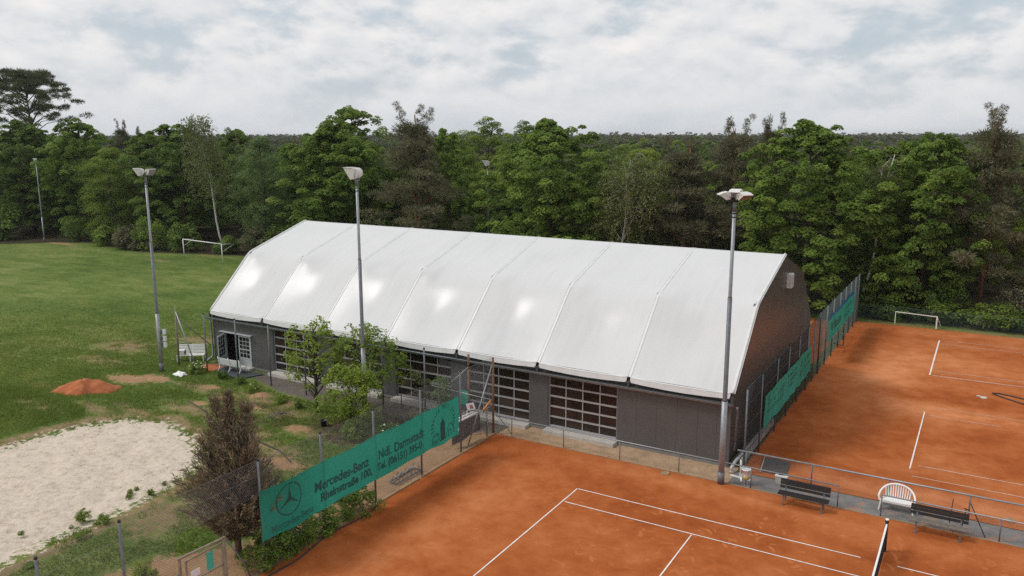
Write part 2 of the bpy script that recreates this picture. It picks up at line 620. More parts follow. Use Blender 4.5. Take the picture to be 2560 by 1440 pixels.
# gravel strip by the courts
mt, t, bs = new_mat('grey_asphalt_strip')
p = coords(t)
k = t.math('ADD', t.math('MULTIPLY', t.noise(p, 30, 4, 0.7), 0.5), t.math('MULTIPLY', t.noise(p, 2.2, 5, 0.6), 0.5))
cc = t.ramp(k, [(0.3, (0.10, 0.092, 0.088)), (0.5, (0.185, 0.175, 0.17)), (0.7, (0.28, 0.265, 0.255))])
cl = t.step(t.noise(p, 1.1, 6, 0.65), 0.52, 0.66)
cc = t.mix(t.math('MULTIPLY', cl, 0.75), cc, (0.36, 0.165, 0.085, 1))
t.set(bs, 'Base Color', cc)
bs.inputs['Roughness'].default_value = 0.95
bump(t, bs, t.noise(p, 40, 3, 0.7), 0.5, 0.02)
M['strip'] = mt

mt, t, bs = new_mat('sandy_earth_strip')
p = coords(t)
k = t.math('ADD', t.math('MULTIPLY', t.noise(p, 18, 4, 0.7), 0.45), t.math('MULTIPLY', t.noise(p, 1.5, 6, 0.65), 0.55))
cc = t.ramp(k, [(0.28, (0.17, 0.115, 0.07)), (0.45, (0.39, 0.255, 0.15)), (0.62, (0.54, 0.36, 0.215)), (0.75, (0.42, 0.33, 0.19))])
mo = t.step(t.noise(p, 2.4, 7, 0.7), 0.56, 0.68)
cc = t.mix(t.math('MULTIPLY', mo, 0.6), cc, (0.13, 0.12, 0.055, 1))
t.set(bs, 'Base Color', cc)
bs.inputs['Roughness'].default_value = 0.95
bump(t, bs, t.noise(p, 20, 4, 0.7), 0.6, 0.03)
M['earth'] = mt


# foliage
def leaf_mat(name, stops, trans=0.30, rough=0.55, spec=0.35):
    mt, t, bs = new_mat(name)
    a = attr(t, 'tint')
    oi = t.n('ShaderNodeObjectInfo').outputs['Random']
    k = t.math('ADD', t.math('MULTIPLY', a, 0.86), t.math('MULTIPLY', oi, 0.14))
    c = t.ramp(k, stops)
    t.set(bs, 'Base Color', c)
    bs.inputs['Roughness'].default_value = rough
    bs.inputs['Specular IOR Level'].default_value = spec
    tr = t.n('ShaderNodeBsdfTranslucent', ins={'Color': t.mix(0.25, c, (0.16, 0.22, 0.02, 1))})
    mx = t.n('ShaderNodeMixShader', ins={0: trans, 1: bs.outputs[0], 2: tr.outputs[0]})
    t.set(mt.node_tree.nodes['Material Output'], 'Surface', mx.outputs[0])
    return mt


M['leaf_maple'] = leaf_mat('maple_leaves', [(0.0, (0.075, 0.120, 0.025)), (0.5, (0.160, 0.245, 0.045)), (1.0, (0.310, 0.420, 0.085))], 0.45, 0.6, 0.12)
M['leaf_dark'] = leaf_mat('dark_leaves', [(0.0, (0.058, 0.095, 0.025)), (0.5, (0.120, 0.190, 0.042)), (1.0, (0.235, 0.325, 0.070))], 0.42, 0.6, 0.12)
M['leaf_light'] = leaf_mat('light_leaves', [(0.0, (0.100, 0.150, 0.032)), (0.5, (0.195, 0.275, 0.052)), (1.0, (0.33, 0.42, 0.088))], 0.45, 0.6, 0.12)
M['leaf_bright'] = leaf_mat('yellow_green_leaves', [(0.0, (0.120, 0.175, 0.024)), (0.5, (0.215, 0.300, 0.040)), (1.0, (0.37, 0.45, 0.075))], 0.4, 0.6, 0.15)
M['leaf_ash'] = leaf_mat('blue_green_leaves', [(0.0, (0.080, 0.130, 0.050)), (0.5, (0.150, 0.225, 0.080)), (1.0, (0.25, 0.335, 0.125))], 0.42, 0.6, 0.12)
M['leaf_birch'] = leaf_mat('birch_leaves', [(0.0, (0.112, 0.133, 0.046)), (0.5, (0.175, 0.196, 0.068)), (1.0, (0.252, 0.266, 0.104))], 0.3)
M['needle'] = leaf_mat('pine_needles', [(0.0, (0.062, 0.068, 0.036)), (0.5, (0.115, 0.124, 0.064)), (1.0, (0.195, 0.200, 0.105))], 0.2, 0.7, 0.12)
M['needle_brown'] = leaf_mat('brownish_needles', [(0.0, (0.080, 0.078, 0.046)), (0.5, (0.145, 0.138, 0.080)), (1.0, (0.225, 0.210, 0.125))], 0.2, 0.7, 0.12)
M['needle_hazed'] = leaf_mat('hazed_pine_needles', [(0.0, (0.075, 0.085, 0.060)), (0.5, (0.130, 0.138, 0.095)), (1.0, (0.21, 0.205, 0.14))], 0.2, 0.8, 0.1)  # paler, greyer needles with distance haze mixed into the colour
M['needle_dead'] = leaf_mat('dead_needles', [(0.0, (0.120, 0.092, 0.066)), (0.5, (0.240, 0.185, 0.125)), (1.0, (0.41, 0.325, 0.22))], 0.10, 0.85, 0.05)
M['grass'] = leaf_mat('grass_blades', [(0.0, (0.115, 0.170, 0.034)), (0.5, (0.185, 0.250, 0.052)), (0.8, (0.31, 0.335, 0.09)), (1.0, (0.55, 0.45, 0.20))], 0.35, 0.8, 0.15)
M['bark'] = plain('grey_brown_bark', (0.075, 0.060, 0.048), 0.9, 0, 0.3, 4, bmp=0.6)
M['bark_pine'] = plain('orange_pine_bark', (0.22, 0.095, 0.050), 0.9, 0, 0.3, 3, wear=(0.10, 0.06, 0.045), bmp=0.6)
M['bark_birch'] = plain('white_birch_bark', (0.56, 0.54, 0.50), 0.8, 0, 0.14, 3, wear=(0.16, 0.15, 0.14), bmp=0.3)

# ------------------------------------------------------------------ the setting: ground
def spaced(*segs):
    out = []
    for a, b, s in segs:
        out += list(np.arange(a, b, s))
    return np.array(out + [segs[-1][1]])


SAND = [(-26.2, -10.0), (-25.9, -7.6), (-24.3, -4.3), (-22.4, -3.6), (-19.8, -4.2), (-17.2, -5.4), (-15.6, -7.4),
        (-15.2, -9.3), (-14.9, -11.2), (-14.9, -13.9), (-14.7, -15.9), (-15.5, -24), (-29, -24), (-28, -14)]
PATH = [(-6.3, 4.6), (-8.6, 3.6), (-8.5, 1.2), (-8.6, -1.0), (-8.9, -3.4), (-8.2, -6.0), (-8.0, -9.0), (-9.0, -11.2),
        (-10.3, -12.6), (-10.9, -14.6), (-12.5, -18), (-13, -24), (-6.3, -24)]
GRAVEL = [(-24.6, 5.6), (-24.6, 4.2), (-20.8, 3.1), (-17.4, 2.9), (-14.5, 3.3), (-11.8, 3.0), (-9.0, 2.9), (-6.2, 3.9), (-6.2, 5.6)]
FE_X = [-400, -130, -103.6, -99.9, -94.5, -81, -66, -50, 5, 40, 400]
FE_Y = [20, 28, 30.8, 35.3, 37.6, 35.3, 39.8, 40.6, 41.3, 42.0, 60]

gx = spaced((-3000, -200, 400), (-200, -116, 6), (-116, -45, 1.0), (-45, -6, 0.22), (-6, 40, 1.0), (40, 200, 20), (200, 3000, 400))
gy = spaced((-1500, -60, 240), (-60, -24, 6), (-24, 8, 0.22), (8, 60, 1.0), (60, 240, 12), (240, 4000, 400))
GX, GY = np.meshgrid(gx, gy, indexing='ij')
fx, fy = GX.ravel(), GY.ravel()


def blob(x, y, bx, by, rx, ry=None, rot=0.0):
    ry = ry or rx
    c, s = math.cos(rot), math.sin(rot)
    dx, dy = x - bx, y - by
    u, v = (dx * c + dy * s) / rx, (-dx * s + dy * c) / ry
    return np.exp(-(u * u + v * v))


a_sand = np.clip(0.5 + poly_sd(fx, fy, SAND) / 2.2, 0, 1)
a_dirt = np.clip(0.5 + poly_sd(fx, fy, PATH) / 1.6, 0, 1)
for b in [(-31.0, 0.1, 2.2, 1.0), (-29.6, 1.0, 1.6, 0.8), (-22.7, 0.4, 1.1, 0.7), (-21.3, 1.9, 0.8, 0.6), (-18.9, 1.6, 0.8, 0.5),
          (-15.5, -1.0, 1.0, 0.7), (-13.0, -4.4, 1.5, 0.8), (-28.4, 4.6, 1.5, 0.7), (-23.4, -0.7, 0.8, 0.5), (-97.5, 35.2, 4.5, 0.9),
          (-25.2, 1.7, 0.8, 0.5), (-20.2, 0.4, 0.7, 0.5)]:
    a_dirt = np.maximum(a_dirt, 0.85 * blob(fx, fy, *b))
a_gravel = np.clip(0.5 + poly_sd(fx, fy, GRAVEL) / 1.2, 0, 1)
big_n = vnoise(fx, fy, 0.10, 4)
a_dry = 0.10 + 0.35 * (big_n - 0.35)
for b in [(-38.5, 5.0, 4.5, 3.0), (-35.5, 8.8, 3.5, 2.0), (-36.5, 1.8, 4, 1.5), (-33.9, -3.7, 3, 1.5), (-30, -6, 3.5, 0.9), (-26.9, -4.6, 3.0, 0.9),
          (-17, -2.4, 2.6, 1.6), (-14.5, -3.6, 3.6, 2.0), (-19, 0.6, 5, 1.6), (-23, -1.6, 4, 1.2), (-14, -0.8, 3, 1.2), (-12, -4.4, 2.0, 1.5), (-21, 1.5, 4.0, 1.6), (-26, 1.2, 3.0, 1.2), (-72, 32, 4, 1.2),
          (-13.0, -10.5, 2.5, 3.5), (-11.6, -8.0, 2.2, 3.0), (-24.6, -3.4, 4.0, 0.9), (-18, -4.6, 2.5, 0.8), (-64, 38.3, 3.0, 0.5), (18, 40.4, 16, 1.2), (9, 40.6, 6, 1.2), (-69, 38.0, 6, 0.6)]:
    a_dry = np.maximum(a_dry, 0.60 * blob(fx, fy, *b))
sd_s = poly_sd(fx, fy, SAND)
a_dry = np.maximum(a_dry, 0.62 * np.exp(-((sd_s + 0.6) / 0.8) ** 2))
a_mud = np.zeros_like(fx)
for b in [(-14.0, 0.6, 3.0, 1.7), (-16.9, -0.8, 1.3, 0.8), (-10.6, 2.0, 2.2, 1.3), (-12.5, -0.6, 2.0, 1.2), (-20.0, 0.8, 1.4, 0.7), (-28.6, 5.0, 1.3, 0.6)]:
    a_mud = np.maximum(a_mud, 0.72 * blob(fx, fy, *b))
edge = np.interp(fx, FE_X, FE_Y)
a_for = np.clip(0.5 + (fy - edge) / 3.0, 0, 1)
inside = (fx > -45) & (fx < -6.7) & (fy > -24) & (fy < 5.2)
fz = np.full_like(fx, -0.03)
dn = vnoise(fx, fy, 1.55, 3)
fz += np.where(inside, np.clip(a_sand * 1.6 - 0.6, 0, 1) * (dn - 0.5) * 0.34, 0)
fz += np.where(inside, (1 - a_sand) * (vnoise(fx, fy, 0.5, 4) - 0.45) * 0.20, 0)
fz -= np.where(inside & (sd_s > -2), 0.05 * np.clip(sd_s + 0.6, 0, 1), 0)
for (bx, by, rr, hh_) in [(-21.3, 1.9, 0.55, 0.22), (-18.9, 1.6, 0.5, 0.2), (-22.6, 0.4, 0.6, 0.16), (-15.4, -1.0, 0.6, 0.14), (-31.7, -5.8, 2.2, 0.30), (-29.0, -4.9, 2.2, 0.25), (-26.5, -4.6, 2.0, 0.16)]:
    fz += hh_ * blob(fx, fy, bx, by, rr)
for (bx, by, rr, hh_) in [(-19.9, 0.9, 0.4, -0.14), (-15.4, -1.0, 0.22, -0.22), (-28.8, 4.2, 0.7, -0.1)]:
    fz += hh_ * blob(fx, fy, bx, by, rr)
nxg, nyg = GX.shape
ii = np.arange(nxg * nyg).reshape(nxg, nyg)
gf = np.stack([ii[:-1, :-1], ii[1:, :-1], ii[1:, 1:], ii[:-1, 1:]], -1).reshape(-1, 4)
ground = link('ground', np_mesh('ground', np.stack([fx, fy, fz], 1), gf,
              dict(sand=a_sand, dirt=a_dirt, gravel=a_gravel, dry=a_dry, mud=a_mud, forest=a_for), True), M['ground'])
tag(ground, 'grass field with sand pit, worn soil patches and forest floor', kind='structure')


def clay_sheet(name, x0, x1, y0, y1, z, step, damp_dark, scuff, label, dusty=(), base=0.0):
    xs = np.arange(x0, x1 + step / 2, step)
    ys = np.arange(y0, y1 + step / 2, step)
    A, B = np.meshgrid(xs, ys, indexing='ij')
    a, b = A.ravel(), B.ravel()
    d = np.zeros_like(a)
    for q in damp_dark:
        d = np.maximum(d, q[0] * blob(a, b, *q[1:]))
    d *= 0.40 + 0.75 * vnoise(a, b, 0.45, 5)
    d += base
    for q in dusty:                                  # drier, dustier stretches
        d -= q[0] * blob(a, b, *q[1:]) * (0.6 + 0.8 * vnoise(a, b, 0.5, 4))
    s = np.zeros_like(a)
    for q in scuff:
        s = np.maximum(s, q[0] * blob(a, b, *q[1:]))
    zz = z + (vnoise(a, b, 0.4, 3) - 0.5) * 0.012
    nx, ny = A.shape
    i2 = np.arange(nx * ny).reshape(nx, ny)
    f = np.stack([i2[:-1, :-1], i2[1:, :-1], i2[1:, 1:], i2[:-1, 1:]], -1).reshape(-1, 4)
    o = link(name, np_mesh(name, np.stack([a, b, zz], 1), f, dict(damp_dark=d, scuff=s), True), M['clay'])
    tag(o, label, kind='structure')
    return o


clay1 = clay_sheet('clay_court', -6.36, 34, -32, 3.68, 0.0, 0.25,
                   [(0.9, -5.5, 2.0, 1.2, 2.4), (1.0, -5.4, -2.6, 1.0, 2.6), (0.8, -5.2, -6.4, 1.0, 3.0), (0.7, -3.6, 1.6, 2.0, 0.8), (0.55, 5, -1.2, 7, 2.2),
                    (0.6, 9.5, -0.6, 4, 2.5), (0.7, 11.8, 0.2, 2.5, 0.9), (0.5, 2, -6, 3, 4), (0.5, 0.6, 0.9, 1.6, 0.8), (0.6, 16, -1, 4, 3), (0.8, 8.7, 2.9, 1.4, 0.35), (0.8, 13.5, 2.9, 1.5, 0.35)],  # last two entries: darker strips along the benches
                   [(1, 8, -0.5, 7, 3.5), (1, 3, -3.5, 5, 3), (0.9, 10, 1.7, 5, 1.4), (0.8, 1, 2, 4, 1.6), (0.9, -1.5, -3, 2, 4), (1, 15, -1, 5, 4)],
                   'near red clay tennis court with white lines', [(0.5, 3.0, 2.7, 3.0, 0.6), (0.45, -3.2, -7.5, 1.6, 4.0), (0.35, -2.0, -2.0, 1.5, 2.5), (0.4, 11, 2.6, 6, 0.5), (0.3, 4, -8, 3, 3)], 0.10)
clay2 = clay_sheet('clay_court', 5.45, 45, 5.28, 39.6, 0.0, 0.5,
                   [(1.0, 6.4, 14, 2.0, 6), (0.9, 6.6, 9, 1.6, 3), (0.8, 6.8, 31.5, 1.4, 7), (0.6, 8.2, 36, 1.2, 4), (0.9, 11.5, 21.0, 4.5, 0.9), (0.7, 8, 19.5, 2.0, 2.0), (0.6, 12, 27.4, 1.6, 2.5), (0.9, 14.3, 37.8, 1.3, 0.6),
                    (0.55, 17, 32, 4, 4), (0.8, 10.0, 13, 2.5, 4), (0.7, 17, 14, 4, 4), (0.6, 14, 21.9, 5, 0.8), (0.6, 11.5, 8.0, 5, 1.2)],
                   [(0.5, 14, 12, 8, 6), (0.3, 10, 30, 6, 6)],
                   'far red clay tennis courts beside the hall gable', [(0.9, 9.6, 26.5, 2.2, 4.4), (0.6, 13.0, 18.8, 4.5, 1.6), (0.6, 11, 38.2, 4, 0.9), (0.5, 14, 29.5, 4, 2.5), (0.6, 12.5, 6.6, 7, 0.9), (0.4, 9, 23.6, 3, 0.8)], -0.12)
clay3 = clay_sheet('clay_court', -24.0, 5.2, 25.0, 39.4, -0.004, 1.0, [], [], 'strip of red clay behind the hall')


def sheet(name, poly, z, mat, label):
    mb = MB()
    mb.add([(x, y, z) for x, y in poly], [list(range(len(poly)))])
    o = mb.build(name, mat)
    tag(o, label, kind='structure')
    return o


sheet('path', [(5.35, 3.76), (40, 3.80), (40, 5.22), (5.35, 5.22)], 0.006, M['strip'], 'grey gravel strip between the two court railings')
sheet('earth_strip', [(-6.3, 3.76), (5.35, 3.76), (5.35, 5.7), (-6.3, 5.7)], 0.002, M['earth'], 'sandy earth strip along the foot of the hall')

# court edging boards (children of the near court)
for (a, b) in [((-6.42, -6.0), (-6.42, -2.6)), ((-6.44, -2.4), (-6.42, 0.4)), ((-6.42, 0.5), (-6.42, 3.7))]:
    MB().bar((a[0], a[1], 0.02), (b[0], b[1], 0.025), 0.06, 0.07).build('edging_board', M['tan'], clay1)
for k in range(14):
    x = -6.35 + k * 2.9
    MB().bar((x, 3.72, 0.005), (x + 2.88, 3.72, 0.005), 0.05, 0.06).build('edging_board', M['tan'], clay1)


def court_line(parent, a, b, w=0.05, mat='line'):
    d = (Vector(b) - Vector(a)).normalized()
    n = Vector((-d.y, d.x)) * w / 2
    L = (Vector(b) - Vector(a)).length
    k = max(2, int(L / 0.4))
    mb = MB()
    vs, fs = [], []
    rr = random.Random(int(a[0] * 13 + b[1] * 7))
    for i in range(k + 1):
        q = Vector(a) + d * (L * i / k)
        s = 1 + rr.uniform(-0.12, 0.12)
        vs += [(q.x + n.x * s, q.y + n.y * s, 0.011), (q.x - n.x * s, q.y - n.y * s, 0.011)]
    fs = [(2 * i, 2 * i + 2, 2 * i + 3, 2 * i + 1) for i in range(k)]
    mb.add(vs, fs)
    return mb.build('court_line', M[mat], parent)


for a, b in [((0, 0.02), (0, -11.0)), ((0, 0), (11.2, 0)), ((12.4, 0), (23.77, 0)), ((0.1, -1.372), (23.77, -1.372)), ((5.485, -1.45), (5.485, -9.6)),
             ((18.285, -1.42), (18.285, -9.6)), ((5.52, -5.485), (18.25, -5.485)), ((0, -9.6), (23.77, -9.6)), ((0, -10.97), (23.77, -10.97)), ((23.77, 0), (23.77, -10.97))]:
    court_line(clay1, a, b)
for a, b, w, mm in [((11.75, 36.05), (11.75, 26.06), 0.09, 'line'), ((11.8, 36.05), (23.6, 36.6), 0.05, 'line_worn'), ((11.9, 34.9), (23.6, 35.2), 0.05, 'line_worn'), ((17.0, 34.9), (17.1, 27.2), 0.06, 'line'),
                    ((12.0, 27.25), (23.6, 27.3), 0.05, 'line_worn'), ((11.9, 26.06), (23.6, 26.2), 0.05, 'line'), ((12.0, 18.3), (12.0, 9.5), 0.06, 'line'), ((12.3, 17.75), (15.5, 17.7), 0.04, 'line_worn'),
                    ((12.3, 10.05), (23.6, 10.0), 0.05, 'line_worn'), ((12.15, 8.65), (23.6, 8.6), 0.045, 'line_worn'), ((17.5, 10.1), (17.5, 17.7), 0.05, 'line_worn'), ((12.6, 19.3), (20, 19.3), 0.035, 'line_worn')]:
    court_line(clay2, a, b, w, mm)

# ------------------------------------------------------------------ the tent hall
HX0, HX1, HY0, HY1 = -29.58, 4.96, 5.33, 23.57
NB = 7
BAY = (HX1 - HX0) / NB
ZE, ZK, ZR, KY = 3.35, 6.94, 8.65, 3.665
YC = (HY0 + HY1) / 2
PROF = [(HY0 + 0.11, ZE + 0.17), (HY0 + KY, ZK), (YC, ZR), (HY1 - KY, ZK), (HY1 - 0.11, ZE + 0.17)]
hall = empty('tent_hall', ((HX0 + HX1) / 2, YC, 0))
tag(hall, 'long hall with white membrane roof and dark grey panel walls', 'hall')
HOFF = Vector(hall.location)


def H(mb, name, mat, parent=None):
    """build with world coordinates as a part of the hall"""
    o = mb.build(name, M[mat], hall if parent is None else parent)
    if parent is None:
        o.location = -HOFF
    return o


seglen = [math.dist(PROF[i], PROF[i + 1]) for i in range(4)]
tot = sum(seglen)


def prof_at(s):
    """point on the roof profile at arc fraction s"""
    d = s * tot
    for i in range(4):
        if d <= seglen[i] or i == 3:
            f = min(1, d / seglen[i])
            return (PROF[i][0] + (PROF[i + 1][0] - PROF[i][0]) * f, PROF[i][1] + (PROF[i + 1][1] - PROF[i][1]) * f)
        d -= seglen[i]


def prof_smooth(s, w):
    y = z = 0
    ws = 0
    for k in range(-4, 5):
        q = min(1, max(0, s + k / 4 * w))
        g = math.exp(-(k / 2.5) ** 2)
        if s + k / 4 * w < 0 or s + k / 4 * w > 1:
            e = prof_at(q)
            o_ = prof_at(min(1, max(0, 2 * q - s - k / 4 * w)))
            pt = (2 * e[0] - o_[0], 2 * e[1] - o_[1])
        else:
            pt = prof_at(q)
        y += pt[0] * g
        z += pt[1] * g
        ws += g
    return y / ws, z / ws


NU, NV = 26, 72
SA = [prof_at(j / NV) for j in range(NV + 1)]
SB = [prof_smooth(j / NV, 0.012) for j in range(NV + 1)]
SC = [prof_smooth(j / NV, 0.016 + 0.075 * math.exp(-(min(abs(j / NV - seglen[0] / tot), abs(1 - j / NV - seglen[0] / tot)) / 0.11) ** 2)) for j in range(NV + 1)]
rr = random.Random(3)
for b in range(NB):
    x0 = HX0 + b * BAY + 0.09
    x1 = HX0 + (b + 1) * BAY - 0.09
    jit = [rr.uniform(0.75, 1.25) for _ in range(4)]
    vs, fs = [], []
    for i in range(NU + 1):
        u = i / NU
        w = math.sin(math.pi * u)
        bb = w ** 0.55
        for j in range(NV + 1):
            s = j / NV
            ya = SB[j][0] + (SC[j][0] - SB[j][0]) * bb
            za = SB[j][1] + (SC[j][1] - SB[j][1]) * bb
            # shallow sag of the stretched cloth between the arches
            sg = (0.065 + 0.085 * math.exp(-((s - 0.13) / 0.10) ** 2)) * w * math.sin(math.pi * min(1, s * 2 if s < 0.5 else 2 - 2 * s)) ** 0.6
            # creases that run out from the knee of the arch
            kn = seglen[0] / tot
            dk = min(abs(s - kn), abs(s - 1 + kn))
            cr = 0.065 * jit[0] * math.exp(-(dk / 0.030) ** 2) * (math.exp(-((u - 0.10) / 0.11) ** 2) - 0.4 * math.exp(-((u - 0.28) / 0.12) ** 2)) * min(1, u * 10)
            cr2 = -0.11 * jit[1] * math.exp(-((s - 0.11) / 0.07) ** 2) * math.exp(-((u - 0.5) / 0.25) ** 2)
            n_y = (ya - YC) / 9.0
            vs.append((x0 + (x1 - x0) * u, ya - n_y * (cr2 - sg) * -0.6 - n_y * -0.5 * cr, za - sg + cr + cr2))
    fs = [(i * (NV + 1) + j, (i + 1) * (NV + 1) + j, (i + 1) * (NV + 1) + j + 1, i * (NV + 1) + j + 1) for i in range(NU) for j in range(NV)]
    mb = MB()
    mb.add(vs, fs, True)
    H(mb, 'roof_panel', 'membrane')
    # rolled eave edge and valance in front
    mb = MB()
    npt = 14
    mb.tube([(x0 + (x1 - x0) * i / npt, HY0 + 0.06, ZE + 0.15 - 0.04 * math.sin(math.pi * i / npt)) for i in range(npt + 1)], 0.05, 8)
    vv, ff = [], []
    for i in range(npt + 1):
        u = i / npt
        w = math.sin(math.pi * u)
        zt = ZE + 0.16 - 0.04 * w
        vv += [(x0 + (x1 - x0) * u, HY0 + 0.02, zt), (x0 + (x1 - x0) * u, HY0 - 0.03 + 0.012 * math.sin(u * 31), zt - 0.22 - 0.05 * w)]
    ff = [(2 * i, 2 * i + 1, 2 * i + 3, 2 * i + 2) for i in range(npt)]
    mb.add(vv, ff, True)
    H(mb, 'valance', 'membrane_edge')

# arch covers: a raised double strip along every frame
for k in range(NB + 1):
    x = HX0 + k * BAY
    mb = MB()
    off = 0.075
    for dx in ((-0.075, 0.075) if 0 < k < NB else (0.0,)):
        xx = x + dx
        mb.tube([(xx, y, z + 0.004) for (y, z) in (SB[::2] if 0 < k < NB else SB[:NV // 2 + 1])], 0.019 if 0 < k < NB else 0.07, 7)
    vv = []
    for (y, z) in (SB[::2] if 0 < k < NB else SB[:NV // 2 + 1:2]):
        vv += [(x - 0.10, y, z + 0.004), (x + 0.10, y, z + 0.004)]
    n = len(vv) // 2
    mb.add(vv, [(2 * i, 2 * i + 1, 2 * i + 3, 2 * i + 2) for i in range(n - 1)], True)
    H(mb, 'arch_cover', 'membrane_edge')
    mb = MB()
    mb.box((x, HY0 + 0.04, ZE - 0.16), (0.10, 0.14, 0.32)).box((x, HY0 - 0.02, ZE - 0.02), (0.28, 0.04, 0.04))
    H(mb, 'eave_bracket', 'post_dark')

# gable panels
def roof_z(y):
    for i in range(4):
        if PROF[i][0] <= y <= PROF[i + 1][0]:
            f = (y - PROF[i][0]) / (PROF[i + 1][0] - PROF[i][0])
            return PROF[i][1] + f * (PROF[i + 1][1] - PROF[i][1])
    return ZE


WY0, WY1 = 5.50, 23.40
ys = list(np.linspace(WY0, WY1, 19))
for (xa, xb) in ((HX1 - 0.16, HX1 - 0.06), (HX0 + 0.06, HX0 + 0.16)):
    for i in range(18):
        a, b = ys[i] + 0.004, ys[i + 1] - 0.004
        pts = [a] + [q for q in (HY0 + KY, YC, HY1 - KY) if a < q < b] + [b]
        poly = [(a, 0.12), (b, 0.12)] + [(q, roof_z(q) - 0.03) for q in pts[::-1]]
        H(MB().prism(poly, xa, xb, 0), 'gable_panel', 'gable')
    H(MB().span((xa - 0.02, WY0, 0), (xb + 0.02, WY1, 0.115)), 'plinth', 'plinth')
# front wall
GATES = [(-24.02, -20.10), (-19.10, -15.18), (-14.20, -10.32), (-9.32, -5.44), (-4.40, -0.56)]
WZ = 3.02


def wall_panel(xa, xb, za, zb, ya=WY0, yb=WY0 + 0.1):
    H(MB().span((xa + 0.004, ya, za), (xb - 0.004, yb, zb)), 'wall_panel', 'wall')


runs = [(-29.48, -28.52), (-25.98, -25.0), (-25.0, -24.02), (-20.10, -19.10), (-15.18, -14.20), (-10.32, -9.32), (-5.44, -4.40),
        (-0.56, 0.42), (0.42, 1.42), (1.42, 2.41), (2.41, 3.40), (3.40, 4.28), (4.28, 4.80)]
for a, b in runs:
    wall_panel(a, b, 0.13, WZ)
    H(MB().span((a, WY0 - 0.03, 0.0), (b, WY0 + 0.12, 0.126)), 'plinth', 'plinth')
wall_panel(-28.52, -25.98, 2.16, WZ)
for (a, b) in GATES:
    wall_panel(a, b, 2.93, WZ)
H(MB().span((4.80, 5.47, 0.0), (4.91, 5.62, WZ)), 'corner_trim', 'wall')
for i in range(17):
    a = -29.48 + i * 2.02
    H(MB().span((a + 0.004, WY1 - 0.1, 0.0), (a + 2.016, WY1, WZ)), 'wall_panel', 'wall')
# floor inside and a dark lining so the open door looks into a dim room
H(MB().span((-29.4, 5.7, -0.02), (4.7, 23.2, 0.03)), 'hall_floor', 'mat_brown')
H(MB().span((-29.4, 5.64, WZ - 0.03), (4.75, 5.72, 3.5)), 'wall_header', 'wall')
H(MB().span((-29.45, 5.34, WZ + 0.005), (4.95, 5.70, WZ + 0.05)), 'eave_board', 'wall')

# gutter and downpipe
mb = MB()
gp = [(5.20, 3.06), (5.22, 2.97), (5.30, 2.93), (5.40, 2.95), (5.42, 3.05)]
vs = []
for x in (-29.92, 5.02):
    vs += [(x, y, z) for y, z in gp]
mb.add(vs, [(i, i + 1, 6 + i, 5 + i) for i in range(4)] + [(4, 3, 2, 1, 0), (5, 6, 7, 8, 9)], False)
mb.tube([(-29.92, 5.20, 3.06), (5.02, 5.20, 3.06)], 0.018, 6)
H(mb, 'gutter', 'zinc')
mb = MB()
mb.tube([(-29.60, 5.33, 2.93), (-29.60, 5.40, 2.6), (-29.60, 5.40, 0.45), (-29.60, 5.20, 0.30), (-29.62, 4.95, 0.22), (-29.62, 4.88, 0.05)], 0.062, 10)
H(mb, 'downpipe', 'zinc')
mb = MB()
mb.tube([(5.22, 5.30, 2.95), (5.22, 5.42, 2.7), (5.16, 5.44, 0.9)], 0.05, 8)
H(mb, 'downpipe', 'galv_dark')

# sectional doors, each four by five panes
for gi, (a, b) in enumerate(GATES):
    z0, z1 = 0.20, 2.92
    yb = WY0 + 0.13
    mb = MB()
    cols = [a + 0.06 + (b - a - 0.12) * i / 4 for i in range(5)]
    rows = [z0 + (z1 - z0) * i / 5 for i in range(6)]
    for i, x in enumerate(cols):
        w = 0.075 if i in (0, 4) else 0.05
        mb.span((x - w / 2, yb - 0.02, z0), (x + w / 2, yb + 0.05, z1))
    for j, z in enumerate(rows):
        w = 0.10 if j in (0, 5) else 0.085
        zz = min(max(z, z0 + w / 2), z1 - w / 2)
        mb.span((cols[0] - 0.036, yb - 0.032, zz - w / 2), (cols[4] + 0.036, yb + 0.05, zz + w / 2))
    fr = H(mb, 'sectional_door', 'frame')
    for i in range(4):
        for j in range(5):
            mb = MB()
            mb.span((cols[i] + 0.022, yb + 0.012, rows[j] + 0.04), (cols[i + 1] - 0.022, yb + 0.03, rows[j + 1] - 0.04))
            link('pane', mb.mesh('pane'), M['pane'], fr)
    mb = MB()
    mb.span((a - 0.0, WY0 + 0.02, 0.13), (a + 0.05, WY0 + 0.2, 2.93))
    mb.span((b - 0.05, WY0 + 0.02, 0.13), (b, WY0 + 0.2, 2.93))
    mb.span((a, WY0 - 0.03, 2.925), (b, WY0 + 0.1, 2.965))
    H(mb, 'door_surround', 'galv_dark')
    H(MB().span((a - 0.02, 4.98, -0.02), (b + 0.02, 5.72, 0.17)), 'door_sill', 'concrete')
    H(MB().span((a + 0.02, WY0 + 0.1, 0.165), (b - 0.02, WY0 + 0.22, 0.21)), 'door_seal', 'black')

